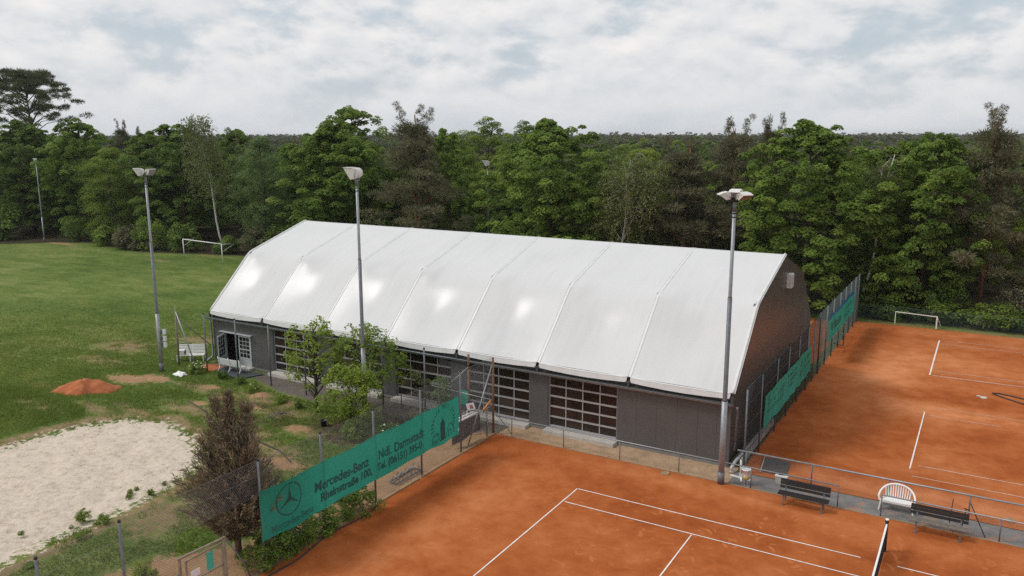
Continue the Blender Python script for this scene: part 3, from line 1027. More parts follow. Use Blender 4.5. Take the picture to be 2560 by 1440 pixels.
# glazed double door
def glazed_leaf(w, h, name='door_leaf'):
    e = empty(name)
    e.parent = hall
    mb = MB()
    mb.span((0, 0, 0), (0.09, 0.05, h)).span((w - 0.09, 0, 0), (w, 0.05, h))
    mb.span((0.09, 0, h - 0.10), (w - 0.09, 0.05, h)).span((0.09, 0, 0), (w - 0.09, 0.05, 0.09)).span((0.09, 0.012, 0.09), (w - 0.09, 0.04, 0.48))
    mb.span((0.09, 0, 0.48), (w - 0.09, 0.05, 0.55))
    cols = [0.09 + (w - 0.18) * i / 3 for i in range(4)]
    rows = [0.55 + (h - 0.65) * i / 5 for i in range(6)]
    for x in cols[1:-1]:
        mb.span((x - 0.013, 0.005, 0.55), (x + 0.013, 0.045, h - 0.10))
    for k, z in enumerate(rows[1:-1]):
        ww = 0.03 if k == 1 else 0.014
        mb.span((0.09, 0.002, z - ww), (w - 0.09, 0.048, z + ww))
    link('leaf_frame', mb.mesh('leaf_frame'), M['doorframe'], e)
    for i in range(3):
        for j in range(5):
            mb = MB()
            mb.span((cols[i] + 0.012, 0.02, rows[j] + 0.012), (cols[i + 1] - 0.012, 0.03, rows[j + 1] - 0.012))
            link('pane', mb.mesh('pane'), M['pane'], e)
    mb = MB()
    mb.tube([(0.045, -0.06, 1.0), (0.16, -0.06, 1.0)], 0.012, 6).tube([(0.045, 0.0, 1.0), (0.045, -0.06, 1.0)], 0.012, 6)
    link('door_handle', mb.mesh('door_handle'), M['galv'], e)
    return e


lf = glazed_leaf(1.10, 2.0)
lf.location = Vector((-27.12, 5.46, 0.13)) - HOFF
lf2 = copy_tree(lf, hall)
lf2.location = Vector((-28.40, 5.44, 0.13)) - HOFF
lf2.rotation_euler = (0, 0, R(-64))
mb = MB()
mb.span((-28.50, 5.44, 0.13), (-28.42, 5.62, 2.16)).span((-26.04, 5.44, 0.13), (-25.96, 5.62, 2.16)).span((-28.50, 5.44, 2.13), (-25.96, 5.62, 2.20))
H(mb, 'door_frame', 'doorframe')
H(MB().span((-28.75, 5.28, 2.21), (-25.80, 5.50, 2.235)), 'door_canopy', 'doorframe')
H(MB().span((-28.6, 5.05, -0.02), (-25.8, 5.62, 0.128)), 'door_sill', 'concrete')

# vent box on the gable
mb = MB()
mb.span((4.90, 15.55, 6.62), (5.14, 16.2, 7.38))
vb = H(mb, 'vent_box', 'lamp_white')
for i in range(6):
    mb = MB()
    mb.span((5.14, 15.60, 6.68 + i * 0.115), (5.165, 16.15, 6.74 + i * 0.115))
    link('slat', mb.mesh('slat'), M['frame'], vb)

# ------------------------------------------------------------------ fences
def diag_wires(plane, u0, u1, z0, z1, pitch, r, skip=None):
    """chain link as two families of slanting wires; plane(u, z) gives the point"""
    mb = MB()
    h = z1 - z0
    L = u1 - u0
    for sgn in (1, -1):
        k = -h
        while k < L:
            # wire runs from (u0+k, z0) to (u0+k+h, z1), clipped to the field
            a0, a1 = max(0.0, k), min(L, k + h)
            if a1 - a0 > 0.03:
                za, zb = a0 - k, a1 - k
                if sgn < 0:
                    pa, pb = plane(u0 + L - a0, z0 + za), plane(u0 + L - a1, z0 + zb)
                else:
                    pa, pb = plane(u0 + a0, z0 + za), plane(u0 + a1, z0 + zb)
                mb.tube([pa, pb], r, 3, cap=False)
            k += pitch
    return mb


def post_mesh(h, r, cap=True):
    mb = MB()
    mb.tube([(0, 0, -0.05), (0, 0, h)], r, 10)
    return mb


# tall fence with the long banner, beside the near court
FX = -6.5
fenceA = empty('chain_link_fence', (FX, -8, 0))
tag(fenceA, 'tall chain link fence carrying the long green banner beside near court', 'fence')
def FA(mb, name, mat, par=None):
    o = mb.build(name, M[mat], par or fenceA)
    if par is None:
        o.location = (-FX, 8, 0)
    return o
pm = post_mesh(4.02, 0.042).mesh('post')
cm = MB().tube([(0, 0, 4.0), (0, 0, 4.07)], 0.047, 10).mesh('post_cap')
for y in (0.77, -2.31, -5.42, -8.39, -11.35, -16.43, -18.78, -21.4):
    o = link('post', pm, M['galv_dark'], fenceA)
    o.location = (0, y + 8, 0)
    c_ = link('post_cap', cm, M['black'], o)
FA(diag_wires(lambda u, z: (FX - 0.05, u, z), -22, 3.6, 2.75, 4.0, 0.10, 0.0034), 'wire_mesh', 'wire')
FA(diag_wires(lambda u, z: (FX - 0.05, u, z), -11.35, 3.6, 0.05, 2.75, 0.10, 0.0030), 'wire_mesh', 'wire')
FA(diag_wires(lambda u, z: (FX - 0.05, u, z), -22, -14.7, 0.05, 2.75, 0.10, 0.0034), 'wire_mesh', 'wire')
mb = MB()
for z in (4.0, 3.45, 2.1, 1.0, 0.1):
    mb.tube([(FX - 0.05, -11.35 if z < 3 else -22, z), (FX - 0.05, 3.6, z)], 0.0045, 4)
FA(mb, 'tension_wire', 'wire')

# entrance frame at the corner of that fence: two brown posts with braces
gate2 = empty('fence_corner_frame', (-7.5, 4.1, 0))
tag(gate2, 'rusty double post frame with slanting pipes at fence corner by hall', 'frame')
def G2(mb, name, mat):
    o = mb.build(name, M[mat], gate2)
    o.location = (7.5, -4.1, 0)
    return o
G2(MB().tube([(-8.30, 4.15, 0), (-8.30, 4.15, 3.0)], 0.06, 8).tube([(-8.30, 4.15, 3.0), (-8.30, 4.15, 3.78)], 0.058, 8), 'post', 'rust')
G2(MB().tube([(-6.50, 3.66, 0), (-6.50, 3.66, 3.98)], 0.06, 8), 'post', 'rust')
G2(MB().tube([(-6.55, 3.62, 3.55), (-6.75, 1.75, 0.0)], 0.035, 8), 'brace', 'galv')
G2(MB().tube([(-8.28, 4.1, 3.1), (-10.6, 4.05, 1.0)], 0.03, 8), 'brace', 'galv')
G2(MB().tube([(-6.45, 3.7, 1.2), (-5.75, 4.15, 0.0)], 0.022, 6), 'brace', 'galv')
G2(MB().tube([(-10.6, 4.10, 1.75), (-6.5, 3.70, 1.75)], 0.022, 6), 'cross_rail', 'frame')
G2(MB().tube([(-6.5, 3.62, 1.55), (-6.6, 2.65, 1.35)], 0.03, 6), 'cross_rail', 'galv')
G2(diag_wires(lambda u, z: (u, 4.15 - 0.27 * (u + 8.3), z), -10.6, -6.5, 0.3, 3.1, 0.10, 0.0024), 'wire_mesh', 'wire')

# low gate near the dead conifer
lowg = empty('garden_gate', (FX, -13.75, 0))
tag(lowg, 'small weathered gate with notices below the tall fence', 'gate')
def LG(mb, name, mat, par=None):
    o = mb.build(name, M[mat], par or lowg)
    if par is None:
        o.location = (-FX, 13.75, 0)
    return o
for y in (-12.93, -14.62):
    LG(MB().bar((FX, y, 0), (FX, y, 1.96), 0.07, 0.07), 'post', 'woodpost')
LG(MB().bar((FX, -14.68, 1.98), (FX, -12.88, 1.92), 0.06, 0.06), 'top_rail', 'woodpost')
mb = MB()
for y in (-13.05, -14.42):
    mb.bar((FX + 0.02, y, 0.1), (FX + 0.02, y, 1.80), 0.05, 0.05)
for z in (1.80, 1.05, 0.12):
    mb.bar((FX + 0.02, -14.42, z), (FX + 0.02, -13.05, z), 0.05, 0.05)
LG(mb, 'gate_leaf', 'woodpost')
LG(diag_wires(lambda u, z: (FX + 0.02, u, z), -14.4, -13.07, 0.14, 1.79, 0.09, 0.0028), 'wire_mesh', 'wire')
LG(MB().span((FX + 0.03, -13.68, 1.12), (FX + 0.045, -13.42, 1.72)), 'green_notice', 'turq')
LG(MB().span((FX + 0.03, -14.28, 1.16), (FX + 0.045, -13.95, 1.38)), 'white_notice', 'paper')
LG(MB().tube([(FX, -12.88, 1.88), (FX - 0.1, -12.1, 0.55), (FX - 0.1, -11.9, 0.0)], 0.028, 6), 'brace', 'galv_dark')
LG(MB().tube([(FX, -14.7, 1.5), (FX - 0.1, -15.4, 0.0)], 0.028, 6), 'brace', 'galv_dark')

# fence beyond the hall gable
FX2 = 5.63
fenceB = empty('chain_link_fence', (FX2, 13, 0))
tag(fenceB, 'dark chain link fence close along the hall gable', 'fence')
pmB = post_mesh(3.88, 0.038).mesh('post')
cmB = MB().tube([(0, 0, 3.86), (0, 0, 3.92)], 0.043, 10).mesh('post_cap')
for y in (5.32, 8.02, 11.2, 13.85, 16.5, 19.0, 21.0):
    o = link('post', pmB, M['galv_dark'], fenceB)
    o.location = (0, y - 13, 0)
    link('post_cap', cmB, M['black'], o)
def FB(mb, name, mat):
    o = mb.build(name, M[mat], fenceB)
    o.location = (-FX2, -13, 0)
FB(diag_wires(lambda u, z: (FX2 - 0.05, u, z), 5.32, 21.0, 0.05, 3.85, 0.085, 0.0035), 'wire_mesh', 'wire_dark')
mb = MB()
for z in (3.85, 3.0, 2.0, 1.0, 0.1):
    mb.tube([(FX2 - 0.05, 5.32, z), (FX2 - 0.05, 21.0, z)], 0.005, 4)
FB(mb, 'tension_wire', 'wire')

fenceC = empty('chain_link_fence', (FX2, 31, 0))
tag(fenceC, 'blue green chain link fence running on to the forest edge', 'fence')
pmC = post_mesh(3.95, 0.045).mesh('post')
for y in (22.75, 25.13, 27.61, 30.32, 32.73, 35.12, 37.4, 39.3):
    o = link('post', pmC, M['galv'] if y > 24 else M['galv_dark'], fenceC)
    if y < 24:
        o.data = pmC.copy()
        o.data.materials.clear()
        o.data.materials.append(M['post_dark'])
    o.location = (0, y - 31, 0)
def FC(mb, name, mat):
    o = mb.build(name, M[mat], fenceC)
    o.location = (-FX2, -31, 0)
FC(diag_wires(lambda u, z: (FX2 - 0.05, u, z - 0.05 * math.sin((u - 22.7) * 1.25) ** 2), 21.2, 39.3, 0.05, 3.9, 0.10, 0.0045), 'wire_mesh', 'wire_green')
mb = MB()
for z in (3.9, 2.0, 0.1):
    mb.tube([(FX2 - 0.05, 21.2, z), (FX2 - 0.05, 39.3, z)], 0.006, 4)
FC(mb, 'tension_wire', 'wire_green')
FC(MB().tube([(5.75, 27.7, 0.9), (5.9, 29.2, 0.45), (6.0, 30.4, 0.15), (5.85, 31.6, 0.55)], 0.03, 6), 'loose_cable', 'black')

# low boundary fence along the forest edge and the small goal in front of it
lowf = empty('boundary_fence', (14, 40.9, 0))
tag(lowf, 'low wire fence along the forest edge beyond the far courts', 'fence')
def LF(mb, name, mat):
    o = mb.build(name, M[mat], lowf)
    o.location = (-14, -40.9, 0)
for k in range(10):
    x = 4.5 + k * 3.2
    LF(MB().tube([(x, 40.95, 0), (x, 40.95, 1.25)], 0.03, 6), 'post', 'post_dark')
LF(diag_wires(lambda u, z: (u, 40.95, z), 4.5, 33.0, 0.05, 1.2, 0.12, 0.004), 'wire_mesh', 'wire_green')
LF(MB().tube([(4.5, 40.95, 1.2), (33.3, 40.95, 1.2)], 0.008, 4), 'top_wire', 'wire_green')
backf = empty('boundary_fence', (-8, 40.2, 0))
tag(backf, 'low wire fence behind the hall seen past the gable', 'fence')
for k in range(5):
    x = -10 + k * 3.4
    o = MB().tube([(x, 40.2, 0), (x, 40.2, 1.5)], 0.035, 6).build('post', M['galv_dark'], backf)
    o.location = (8, -40.2, 0)
o = diag_wires(lambda u, z: (u, 40.2, z), -10, 4.0, 0.05, 1.45, 0.12, 0.004).build('wire_mesh', M['wire'], backf)
o.location = (8, -40.2, 0)
sg = empty('small_goal', (9.8, 40.2, 0))
tag(sg, 'small white goal frame at the forest edge behind far court', 'goal')
def SG(mb, name, mat='white_paint'):
    o = mb.build(name, M[mat], sg)
    o.location = (-9.8, -40.2, 0)
SG(MB().bar((8.35, 40.46, 0), (8.35, 40.46, 0.95), 0.06), 'goal_post')
SG(MB().bar((11.31, 40.0, 0), (11.31, 40.0, 0.95), 0.10), 'goal_post')
SG(MB().bar((8.32, 40.465, 0.95), (11.36, 39.99, 0.95), 0.06), 'crossbar')
SG(MB().bar((11.33, 40.0, 0.92), (11.6, 40.9, 0.0), 0.05), 'back_stay')

# ------------------------------------------------------------------ banners
def text_uv(body, size, bold=0.0, spacing=1.0):
    cu = bpy.data.curves.new('lettering', 'FONT')
    cu.body = body
    cu.size = size
    cu.offset = bold
    cu.space_character = spacing
    cu.resolution_u = 3
    ob = bpy.data.objects.new('lettering', cu)
    col.objects.link(ob)
    dg = bpy.context.evaluated_depsgraph_get()
    me = bpy.data.meshes.new_from_object(ob.evaluated_get(dg))
    vs = [(v.co.x, v.co.y) for v in me.vertices]
    fs = [list(p.vertices) for p in me.polygons]
    bpy.data.objects.remove(ob)
    bpy.data.curves.remove(cu)
    bpy.data.meshes.remove(me)
    return vs, fs


class Banner:
    def __init__(self, name, X, y0, y1, z0, z1, mat, label, seed=1, sag=0.05, posts=()):
        self.X, self.seed, self.posts = X, seed, posts
        self.root = empty(name, (X, (y0 + y1) / 2, z0))
        tag(self.root, label, 'banner', 'green advertising banners on the court fences')
        self.off = (-X, -(y0 + y1) / 2, -z0)
        nu, nv = int((y1 - y0) / 0.14), 14
        rr = random.Random(seed)
        def fn(u, v):
            y = y0 + (y1 - y0) * u
            zt = z1 - sag * abs(math.sin(u * math.pi * (y1 - y0) / 0.62)) * 0.5 - sag * math.sin(u * math.pi * (y1 - y0) / 3.0) ** 2
            zb = z0 + 0.03 * math.sin(u * 17 + seed) + 0.02 * math.sin(u * 41)
            z = zb + (zt - zb) * v
            return (X + self.wave(y, z), y, z)
        mb = MB()
        mb.grid(fn, nu, nv)
        self.put(mb, 'cloth', mat)
        mb = MB()
        mb.tube([fn(i / nu, 1.0) for i in range(nu + 1)], 0.012, 5)
        mb.tube([fn(i / nu, 0.0) for i in range(nu + 1)], 0.008, 5)
        self.put(mb, 'hem', mat)

    def wave(self, y, z):
        s = self.seed
        w = 0.022 * math.sin(y * 1.9 + s) + 0.014 * math.sin(y * 4.3 + z * 1.4 + s * 2) + 0.012 * math.sin(z * 3.1 + y * 0.8)
        for p in self.posts:                       # cloth is pressed out a little by the posts behind it
            w += 0.03 * math.exp(-((y - p) / 0.12) ** 2)
        return w + 0.07

    def put(self, mb, name, mat):
        o = mb.build(name, M[mat] if isinstance(mat, str) else mat, self.root)
        o.location = self.off
        return o

    def flat(self, vs, fs, y, z, name, mat, sx=1.0, rot=0.0, eps=0.007):
        c, s = math.cos(rot), math.sin(rot)
        out = []
        for (u, v) in vs:
            uu, vv = u * sx * c - v * s, u * sx * s + v * c
            yy, zz = y + uu, z + vv
            out.append((self.X + self.wave(yy, zz) + eps, yy, zz))
        mb = MB()
        mb.add(out, fs)
        return self.put(mb, name, mat)

    def text(self, body, y, z, size, width=None, mat='print', bold=0.0, name='lettering', rot=0.0):
        vs, fs = text_uv(body, size, bold)
        sx = 1.0
        if width:
            w = max(v[0] for v in vs) - min(v[0] for v in vs)
            sx = width / w
        return self.flat(vs, fs, y, z, name, mat, sx, rot)

    def strokes(self, lines, w, name, mat):
        vs, fs = [], []
        for pts in lines:
            for (a, b) in zip(pts[:-1], pts[1:]):
                d = Vector((b[0] - a[0], b[1] - a[1]))
                if d.length < 1e-6:
                    continue
                e = d.normalized() * w * 0.35
                n = Vector((-d.y, d.x)).normalized() * w / 2
                k = len(vs)
                vs += [(a[0] - e.x + n.x, a[1] - e.y + n.y), (a[0] - e.x - n.x, a[1] - e.y - n.y), (b[0] + e.x - n.x, b[1] + e.y - n.y), (b[0] + e.x + n.x, b[1] + e.y + n.y)]
                fs.append((k, k + 1, k + 2, k + 3))
        return self.flat(vs, fs, 0, 0, name, mat)


ban = Banner('banner', FX, -11.42, 0.50, 1.06, 2.92, 'banner', 'long green banner with three pointed star and dealer address lettering', 2, 0.04,
             (-8.39, -5.42, -2.31))
ban.text('Mercedes-Benz', -8.86, 1.84, 0.56, 2.98, 'print', 0.014)
ban.text('Ndl. Darmstadt', -5.25, 1.84, 0.56, 3.05, 'print', 0.014)
ban.text('Rheinstraße 100,', -8.58, 1.38, 0.46, 2.90, 'print', 0.016)
ban.text('Tel. (06151) 395-0', -5.36, 1.38, 0.46, 2.98, 'print', 0.016)
ban.text('Mercedes-Benz', -11.02, 1.20, 0.36, 2.05, 'print_faded', 0.006)
cy, cz, cr_ = -10.12, 2.16, 0.58
ring = [(cy + cr_ * math.cos(a * math.pi / 24), cz + cr_ * math.sin(a * math.pi / 24)) for a in range(49)]
ban.strokes([ring], 0.045, 'emblem_ring', 'print_mid')
svs, sfs = [], []
for k in range(3):
    a = math.pi / 2 + k * 2 * math.pi / 3
    tip = (cr_ * 0.95 * math.cos(a), cr_ * 0.95 * math.sin(a))
    l = (0.085 * math.cos(a + math.pi / 3), 0.085 * math.sin(a + math.pi / 3))
    r_ = (0.085 * math.cos(a - math.pi / 3), 0.085 * math.sin(a - math.pi / 3))
    b = len(svs)
    svs += [(0, 0), r_, tip, l]
    sfs.append((b, b + 1, b + 2, b + 3))
ban.flat(svs, sfs, cy, cz, 'emblem_star', 'print_mid')
# arc of lettering and the town skyline below it
word = 'SERVICE MIT STERN'
ccy, ccz, crr = -0.73, 1.92, 0.72
for i, ch in enumerate(word):
    if ch == ' ':
        continue
    a = math.pi * (1.06 - 1.12 * i / (len(word) - 1))
    vs, fs = text_uv(ch, 0.25, 0.002)
    w = max(v[0] for v in vs)
    vs = [(v[0] - w / 2, v[1]) for v in vs]
    ban.flat(vs, fs, ccy + crr * math.cos(a), ccz + crr * math.sin(a) * 1.05, 'arc_letter', 'print_mid', 1.0, a - math.pi / 2)
sk = []
for k, (yy, top) in enumerate([(-0.93, 2.02), (-0.86, 2.13), (-0.79, 2.24), (-0.72, 2.13), (-0.65, 2.02)]):
    for dy in (-0.022, 0.022):
        sk.append([(yy + dy, 1.22), (yy + dy, top - 0.05), (yy, top)])
    sk.append([(yy, 1.22), (yy, top - 0.04)])
sk.append([(-1.55, 1.16), (-1.55, 1.42), (-1.45, 1.52), (-1.15, 1.56), (-1.08, 1.44), (-1.08, 1.30), (-0.98, 1.22), (-0.55, 1.22), (-0.48, 1.42), (-0.40, 1.50), (-0.34, 1.70), (-0.24, 1.80), (-0.12, 1.82), (-0.04, 1.66), (0.04, 1.62), (0.08, 1.30)])
sk += [[(-1.45, 1.14), (-1.45, 1.30), (-1.40, 1.34), (-1.35, 1.30), (-1.35, 1.14)], [(-1.27, 1.16), (-1.27, 1.32), (-1.22, 1.36), (-1.17, 1.32), (-1.17, 1.16)],
       [(-0.32, 1.24), (-0.32, 1.46), (-0.24, 1.54), (-0.14, 1.50), (-0.12, 1.26)], [(-1.50, 1.58), (-1.20, 1.64), (-1.12, 1.58)]]
ban.strokes(sk, 0.036, 'skyline_drawing', 'print_mid')
ban.put(MB().span((FX + 0.085, 0.42, 1.22), (FX + 0.10, 0.48, 1.36)), 'care_label', 'paper')

ban2 = Banner('banner', FX2, 8.45, 19.9, 0.98, 2.68, 'banner_old', 'sun bleached green banner with worn lettering on fence along hall gable', 5, 0.10, (11.2, 13.85, 16.5))
rr = random.Random(21)
def worn_row(bn, ya, yb, z, h, mat, n):
    """a line of print too worn to read: broken vertical dabs"""
    L = []
    for k in range(n):
        y = ya + (yb - ya) * (k + 0.5) / n + rr.uniform(-0.02, 0.02)
        if rr.random() < 0.85:
            L.append([(y, z + rr.uniform(0, 0.2) * h), (y + rr.uniform(-0.03, 0.03), z + h * rr.uniform(0.6, 1.0))])
    bn.strokes(L, 0.075, 'worn_print', mat)['kind'] = 'stuff'
worn_row(ban2, 8.9, 11.0, 2.28, 0.16, 'print_faded', 11)
worn_row(ban2, 9.0, 13.2, 1.92, 0.24, 'print_faded', 20)
worn_row(ban2, 8.9, 12.8, 1.58, 0.20, 'print_faded', 18)
worn_row(ban2, 13.6, 15.8, 2.16, 0.16, 'print_mid', 12)
worn_row(ban2, 13.6, 15.8, 1.86, 0.16, 'print_mid', 12)
worn_row(ban2, 13.7, 15.5, 1.58, 0.13, 'print_mid', 10)
worn_row(ban2, 17.6, 19.6, 2.05, 0.26, 'print_mid', 11)
worn_row(ban2, 17.6, 19.6, 1.62, 0.2, 'print_faded', 11)
ban2.strokes([[(16.95, 2.35), (16.95, 1.98)], [(17.05, 2.3), (17.05, 1.95)]], 0.08, 'worn_print', 'print_mid')
ban2.strokes([[(17.0, 1.38), (17.0, 1.74)], [(16.9, 1.45), (16.9, 1.68)], [(17.1, 1.45), (17.1, 1.68)]], 0.12, 'worn_emblem', 'print_mid')

ban3 = Banner('banner', FX2, 25.45, 36.9, 1.40, 2.95, 'banner', 'green banner with bold racket maker name and blue top band', 9, 0.05, (27.61, 30.32, 32.73, 35.12))
mb = MB()
mb.grid(lambda u, v: (FX2 + ban3.wave(25.45 + 10.6 * u, 3.0) - 0.01, 25.45 + 10.6 * u, 2.86 + (0.27 - 0.04 * math.sin(u * 40)) * v), 60, 2)
ban3.put(mb, 'top_band', 'blue')
ban3.text('Wilson', 26.1, 1.88, 1.02, 4.3, 'print', 0.03)
worn_row(ban3, 26.2, 29.6, 1.55, 0.10, 'print', 14)
worn_row(ban3, 31.6, 36.2, 2.30, 0.28, 'print', 20)
worn_row(ban3, 31.8, 35.4, 1.95, 0.13, 'print_mid', 18)
worn_row(ban3, 31.8, 34.8, 1.74, 0.11, 'print_mid', 14)

# ------------------------------------------------------------------ railings
def railing(name, xs, y, h, x_from, x_to, label, extra=None, r=0.026, mesh_z=None):
    root = empty(name, (x_from, y, 0))
    tag(root, label, 'railing')
    for x in xs:
        o = MB().tube([(0, 0, -0.03), (0, 0, h)], r * 0.9, 8).build('post', M['galv_dark'], root)
        o.location = (x - x_from, 0, 0)
    mb = MB()
    mb.tube([(0, 0, h), (x_to - x_from, 0, h)], r * 1.15, 8)
    mb.build('top_rail', M['galv'], root)
    o = diag_wires(lambda u, z: (u - x_from, 0.035, z), x_from, x_to, 0.04, h - 0.02, 0.11, 0.0020).build('wire_mesh', M['wire'], root)
    return root


railing('railing', (-5.5, -2.61, 0.32, 3.16, 6.34, 9.82), 3.80, 0.92, -6.4, 9.85, 'galvanised railing between the near court and the hall')
railing('railing', (11.42, 15.45, 18.4, 21.4, 24.4), 3.82, 0.90, 11.40, 26.0, 'galvanised railing behind the white plastic bench')
railing('railing', (5.75, 8.53, 11.53, 14.41, 17.4, 20.4, 23.4), 5.24, 1.02, 5.35, 25.0, 'galvanised railing in front of the far clay courts', r=0.034)

# ------------------------------------------------------------------ floodlight masts
def lamp_head(parent, loc, yaw, tilt, w=0.62, s=1.0):
    """flared floodlight: drum back, wedge front, glass face"""
    e = empty('floodlight')
    e.parent = parent
    e.location = loc
    e.rotation_euler = (0, tilt, yaw)
    prof = []
    for k in range(9):
        a = math.pi / 2 + math.pi * k / 8
        prof.append((0.20 * s * math.cos(a), 0.22 * s * math.sin(a)))
    prof += [(0.20 * s, -0.30 * s), (0.52 * s, 0.22 * s)]
    mb = MB()
    n = len(prof)
    vs = [(x, -w / 2, z) for x, z in prof] + [(x, w / 2, z) for x, z in prof]
    fs = [list(range(n)), list(range(n, 2 * n))[::-1]]
    fs += [(i, n + i, n + (i + 1) % n, (i + 1) % n) for i in range(n) if i != n - 2]
    mb.add(vs, fs)
    # visor and cooling edge
    mb.box((0.34 * s, 0, 0.235 * s), (0.42 * s, w + 0.04, 0.02))
    for yy in (-w / 2 - 0.015, w / 2 + 0.015):
        mb.box((0.0, yy, -0.05), (0.10, 0.02, 0.42 * s))
    mb.build('housing', M['lamp_white'], e)
    mb = MB()
    mb.add([(0.20 * s, -w / 2, -0.30 * s), (0.52 * s, -w / 2, 0.22 * s), (0.52 * s, w / 2, 0.22 * s), (0.20 * s, w / 2, -0.30 * s)], [(0, 1, 2, 3)])
    mb.build('glass', M['lampglass'], e)
    mb = MB()
    mb.tube([(0, -w / 2 - 0.03, 0), (-0.02, -w / 2 - 0.03, -0.34 * s), (-0.02, w / 2 + 0.03, -0.34 * s), (0, w / 2 + 0.03, 0)], 0.02, 6)
    mb.build('yoke', M['galv'], e)
    return e


def mast(x, y, h, label, heads, boxes=False, r0=0.125, name='floodlight_mast', lean=(0, 0)):
    root = empty(name, (x, y, 0))
    root.rotation_euler = (lean[0], lean[1], 0)
    tag(root, label, 'floodlight mast', 'floodlight masts')
    mb = MB()
    z1, z2 = h * 0.30, h * 0.66
    mb.tube([(0, 0, -0.1), (0, 0, z1)], [r0, r0 * 0.95], 14)
    mb.build('lower_pole', M['galv'], root)
    MB().tube([(0, 0, z1 - 0.02), (0, 0, z1 + 0.10), (0, 0, z2)], [r0 * 0.95, r0 * 0.76, r0 * 0.72], 14).build('middle_pole', M['galv_dark'], root)  # darker steel paints in the shaded, silhouetted look of this section
    MB().tube([(0, 0, z2 - 0.02), (0, 0, z2 + 0.08), (0, 0, h - 0.65)], [r0 * 0.72, r0 * 0.58, r0 * 0.55], 14).build('upper_pole', M['galv'], root)
    MB().tube([(0, 0, h - 0.66), (0, 0, h - 0.30)], r0 * 0.62, 12).build('pole_sleeve', M['galv_dark'], root)
    for zz in (h - 0.75, h - 0.9):
        MB().tube([(0, 0, zz), (0, 0, zz + 0.04)], r0 * 0.66, 12).build('clamp_band', M['black'], root)
    MB().tube([(0, 0, -0.02), (0, 0, 0.55)], r0 * 1.12, 14).build('foot_sleeve', M['galv_dark'], root)
    for (loc, yaw, tilt, w, s) in heads:
        lamp_head(root, (loc[0], loc[1], h + loc[2]), yaw, tilt, w, s)
    if boxes:
        for k in range(3):
            b = MB()
            b.box((0.30, 0.17, 1.75 + 0.42 * k), (0.22, 0.16, 0.30)).build('ballast_box', M['white_paint'], root)
            MB().box((0.17, 0.10, 1.75 + 0.42 * k), (0.12, 0.06, 0.26)).build('box_bracket', M['galv_dark'], root)
    return root


LY = math.atan2(-0.51, -0.86)
mast(-30.61, 2.21, 12.62, 'tall floodlight mast with three ballast boxes at the left end of hall',
     [((-0.12, -0.16, 0.04), LY + 0.35, 0.0, 0.56, 0.85), ((0.12, 0.22, 0.04), LY + 2.6, 0.0, 0.44, 0.66)], True)
mast(-13.59, 2.14, 12.95, 'tall floodlight mast rising behind the saplings in front of hall',
     [((0.0, 0.0, 0.02), LY - 0.25, 0.0, 0.56, 1.12)], False)
m3 = mast(5.11, 3.62, 12.42, 'tall floodlight mast with three fanned lamps at near hall corner',
     [((-0.30, -0.12, 0.02), R(-150), 0.40, 0.46, 0.60), ((0.02, 0.14, 0.12), R(-95), 0.40, 0.42, 0.60), ((0.30, 0.02, 0.02), R(-35), 0.40, 0.46, 0.60)], False, 0.13)
MB().box((0, 0, 12.40), (0.90, 0.06, 0.05)).build('crossarm', M['galv'], m3)
mast(-37.4, 52.0, 11.6, 'thin distant floodlight mast standing among trees behind the hall', [((0, 0, 0), LY, 0.0, 0.6, 1.2)], False, 0.09)
mast(-101.6, 35.0, 11.6, 'distant floodlight mast before the dark trees at far end of field', [((0, 0, 0), LY, 0.0, 0.4, 0.55)], False, 0.10)

# ------------------------------------------------------------------ thin posts in front of the hall
for i, (x, y, h, lab) in enumerate([(-28.10, 3.69, 3.75, 'thin grey steel post beside the slatted white bench'), (-25.22, 3.68, 3.75, 'thin grey steel post in front of the double door'),
                                    (-22.31, 3.66, 3.75, 'thin grey steel post left of the first sectional door'), (-19.2, 3.45, 3.55, 'thin grey steel post behind the sparse sapling'),
                                    (-13.84, 3.92, 3.75, 'thin grey steel post right of the second tall mast'), (-10.97, 3.95, 3.75, 'thin grey steel post before the third sectional door')]):
    e = empty('steel_post', (x, y, 0))
    tag(e, lab, 'post', 'thin posts in front of the hall')
    MB().tube([(0, 0, -0.05), (0, 0, h)], 0.045, 8).build('shaft', M['galv_dark'], e)
    MB().tube([(0, 0, h - 0.01), (0, 0, h + 0.06)], 0.05, 8).build('post_cap', M['black'], e)

wp = empty('braced_post', (-30.84, 3.66, 0))
tag(wp, 'wooden post with slanting steel brace beside the left mast', 'post')
MB().tube([(0, 0, -0.05), (0.05, 0.02, 3.95)], [0.075, 0.06], 8).build('wooden_post', M['woodpost'], wp)
MB().tube([(0.08, 0.0, 3.6), (1.88, -0.07, 0.0)], 0.042, 8).build('steel_brace', M['galv'], wp)
MB().tube([(0.03, 0.0, 1.6), (1.05, -0.04, 1.62)], 0.022, 6).build('cross_tie', M['galv'], wp)
MB().tube([(0.1, 0.06, 3.2), (0.4, 3.2, 0.0)], 0.03, 6).build('back_brace', M['galv_dark'], wp)

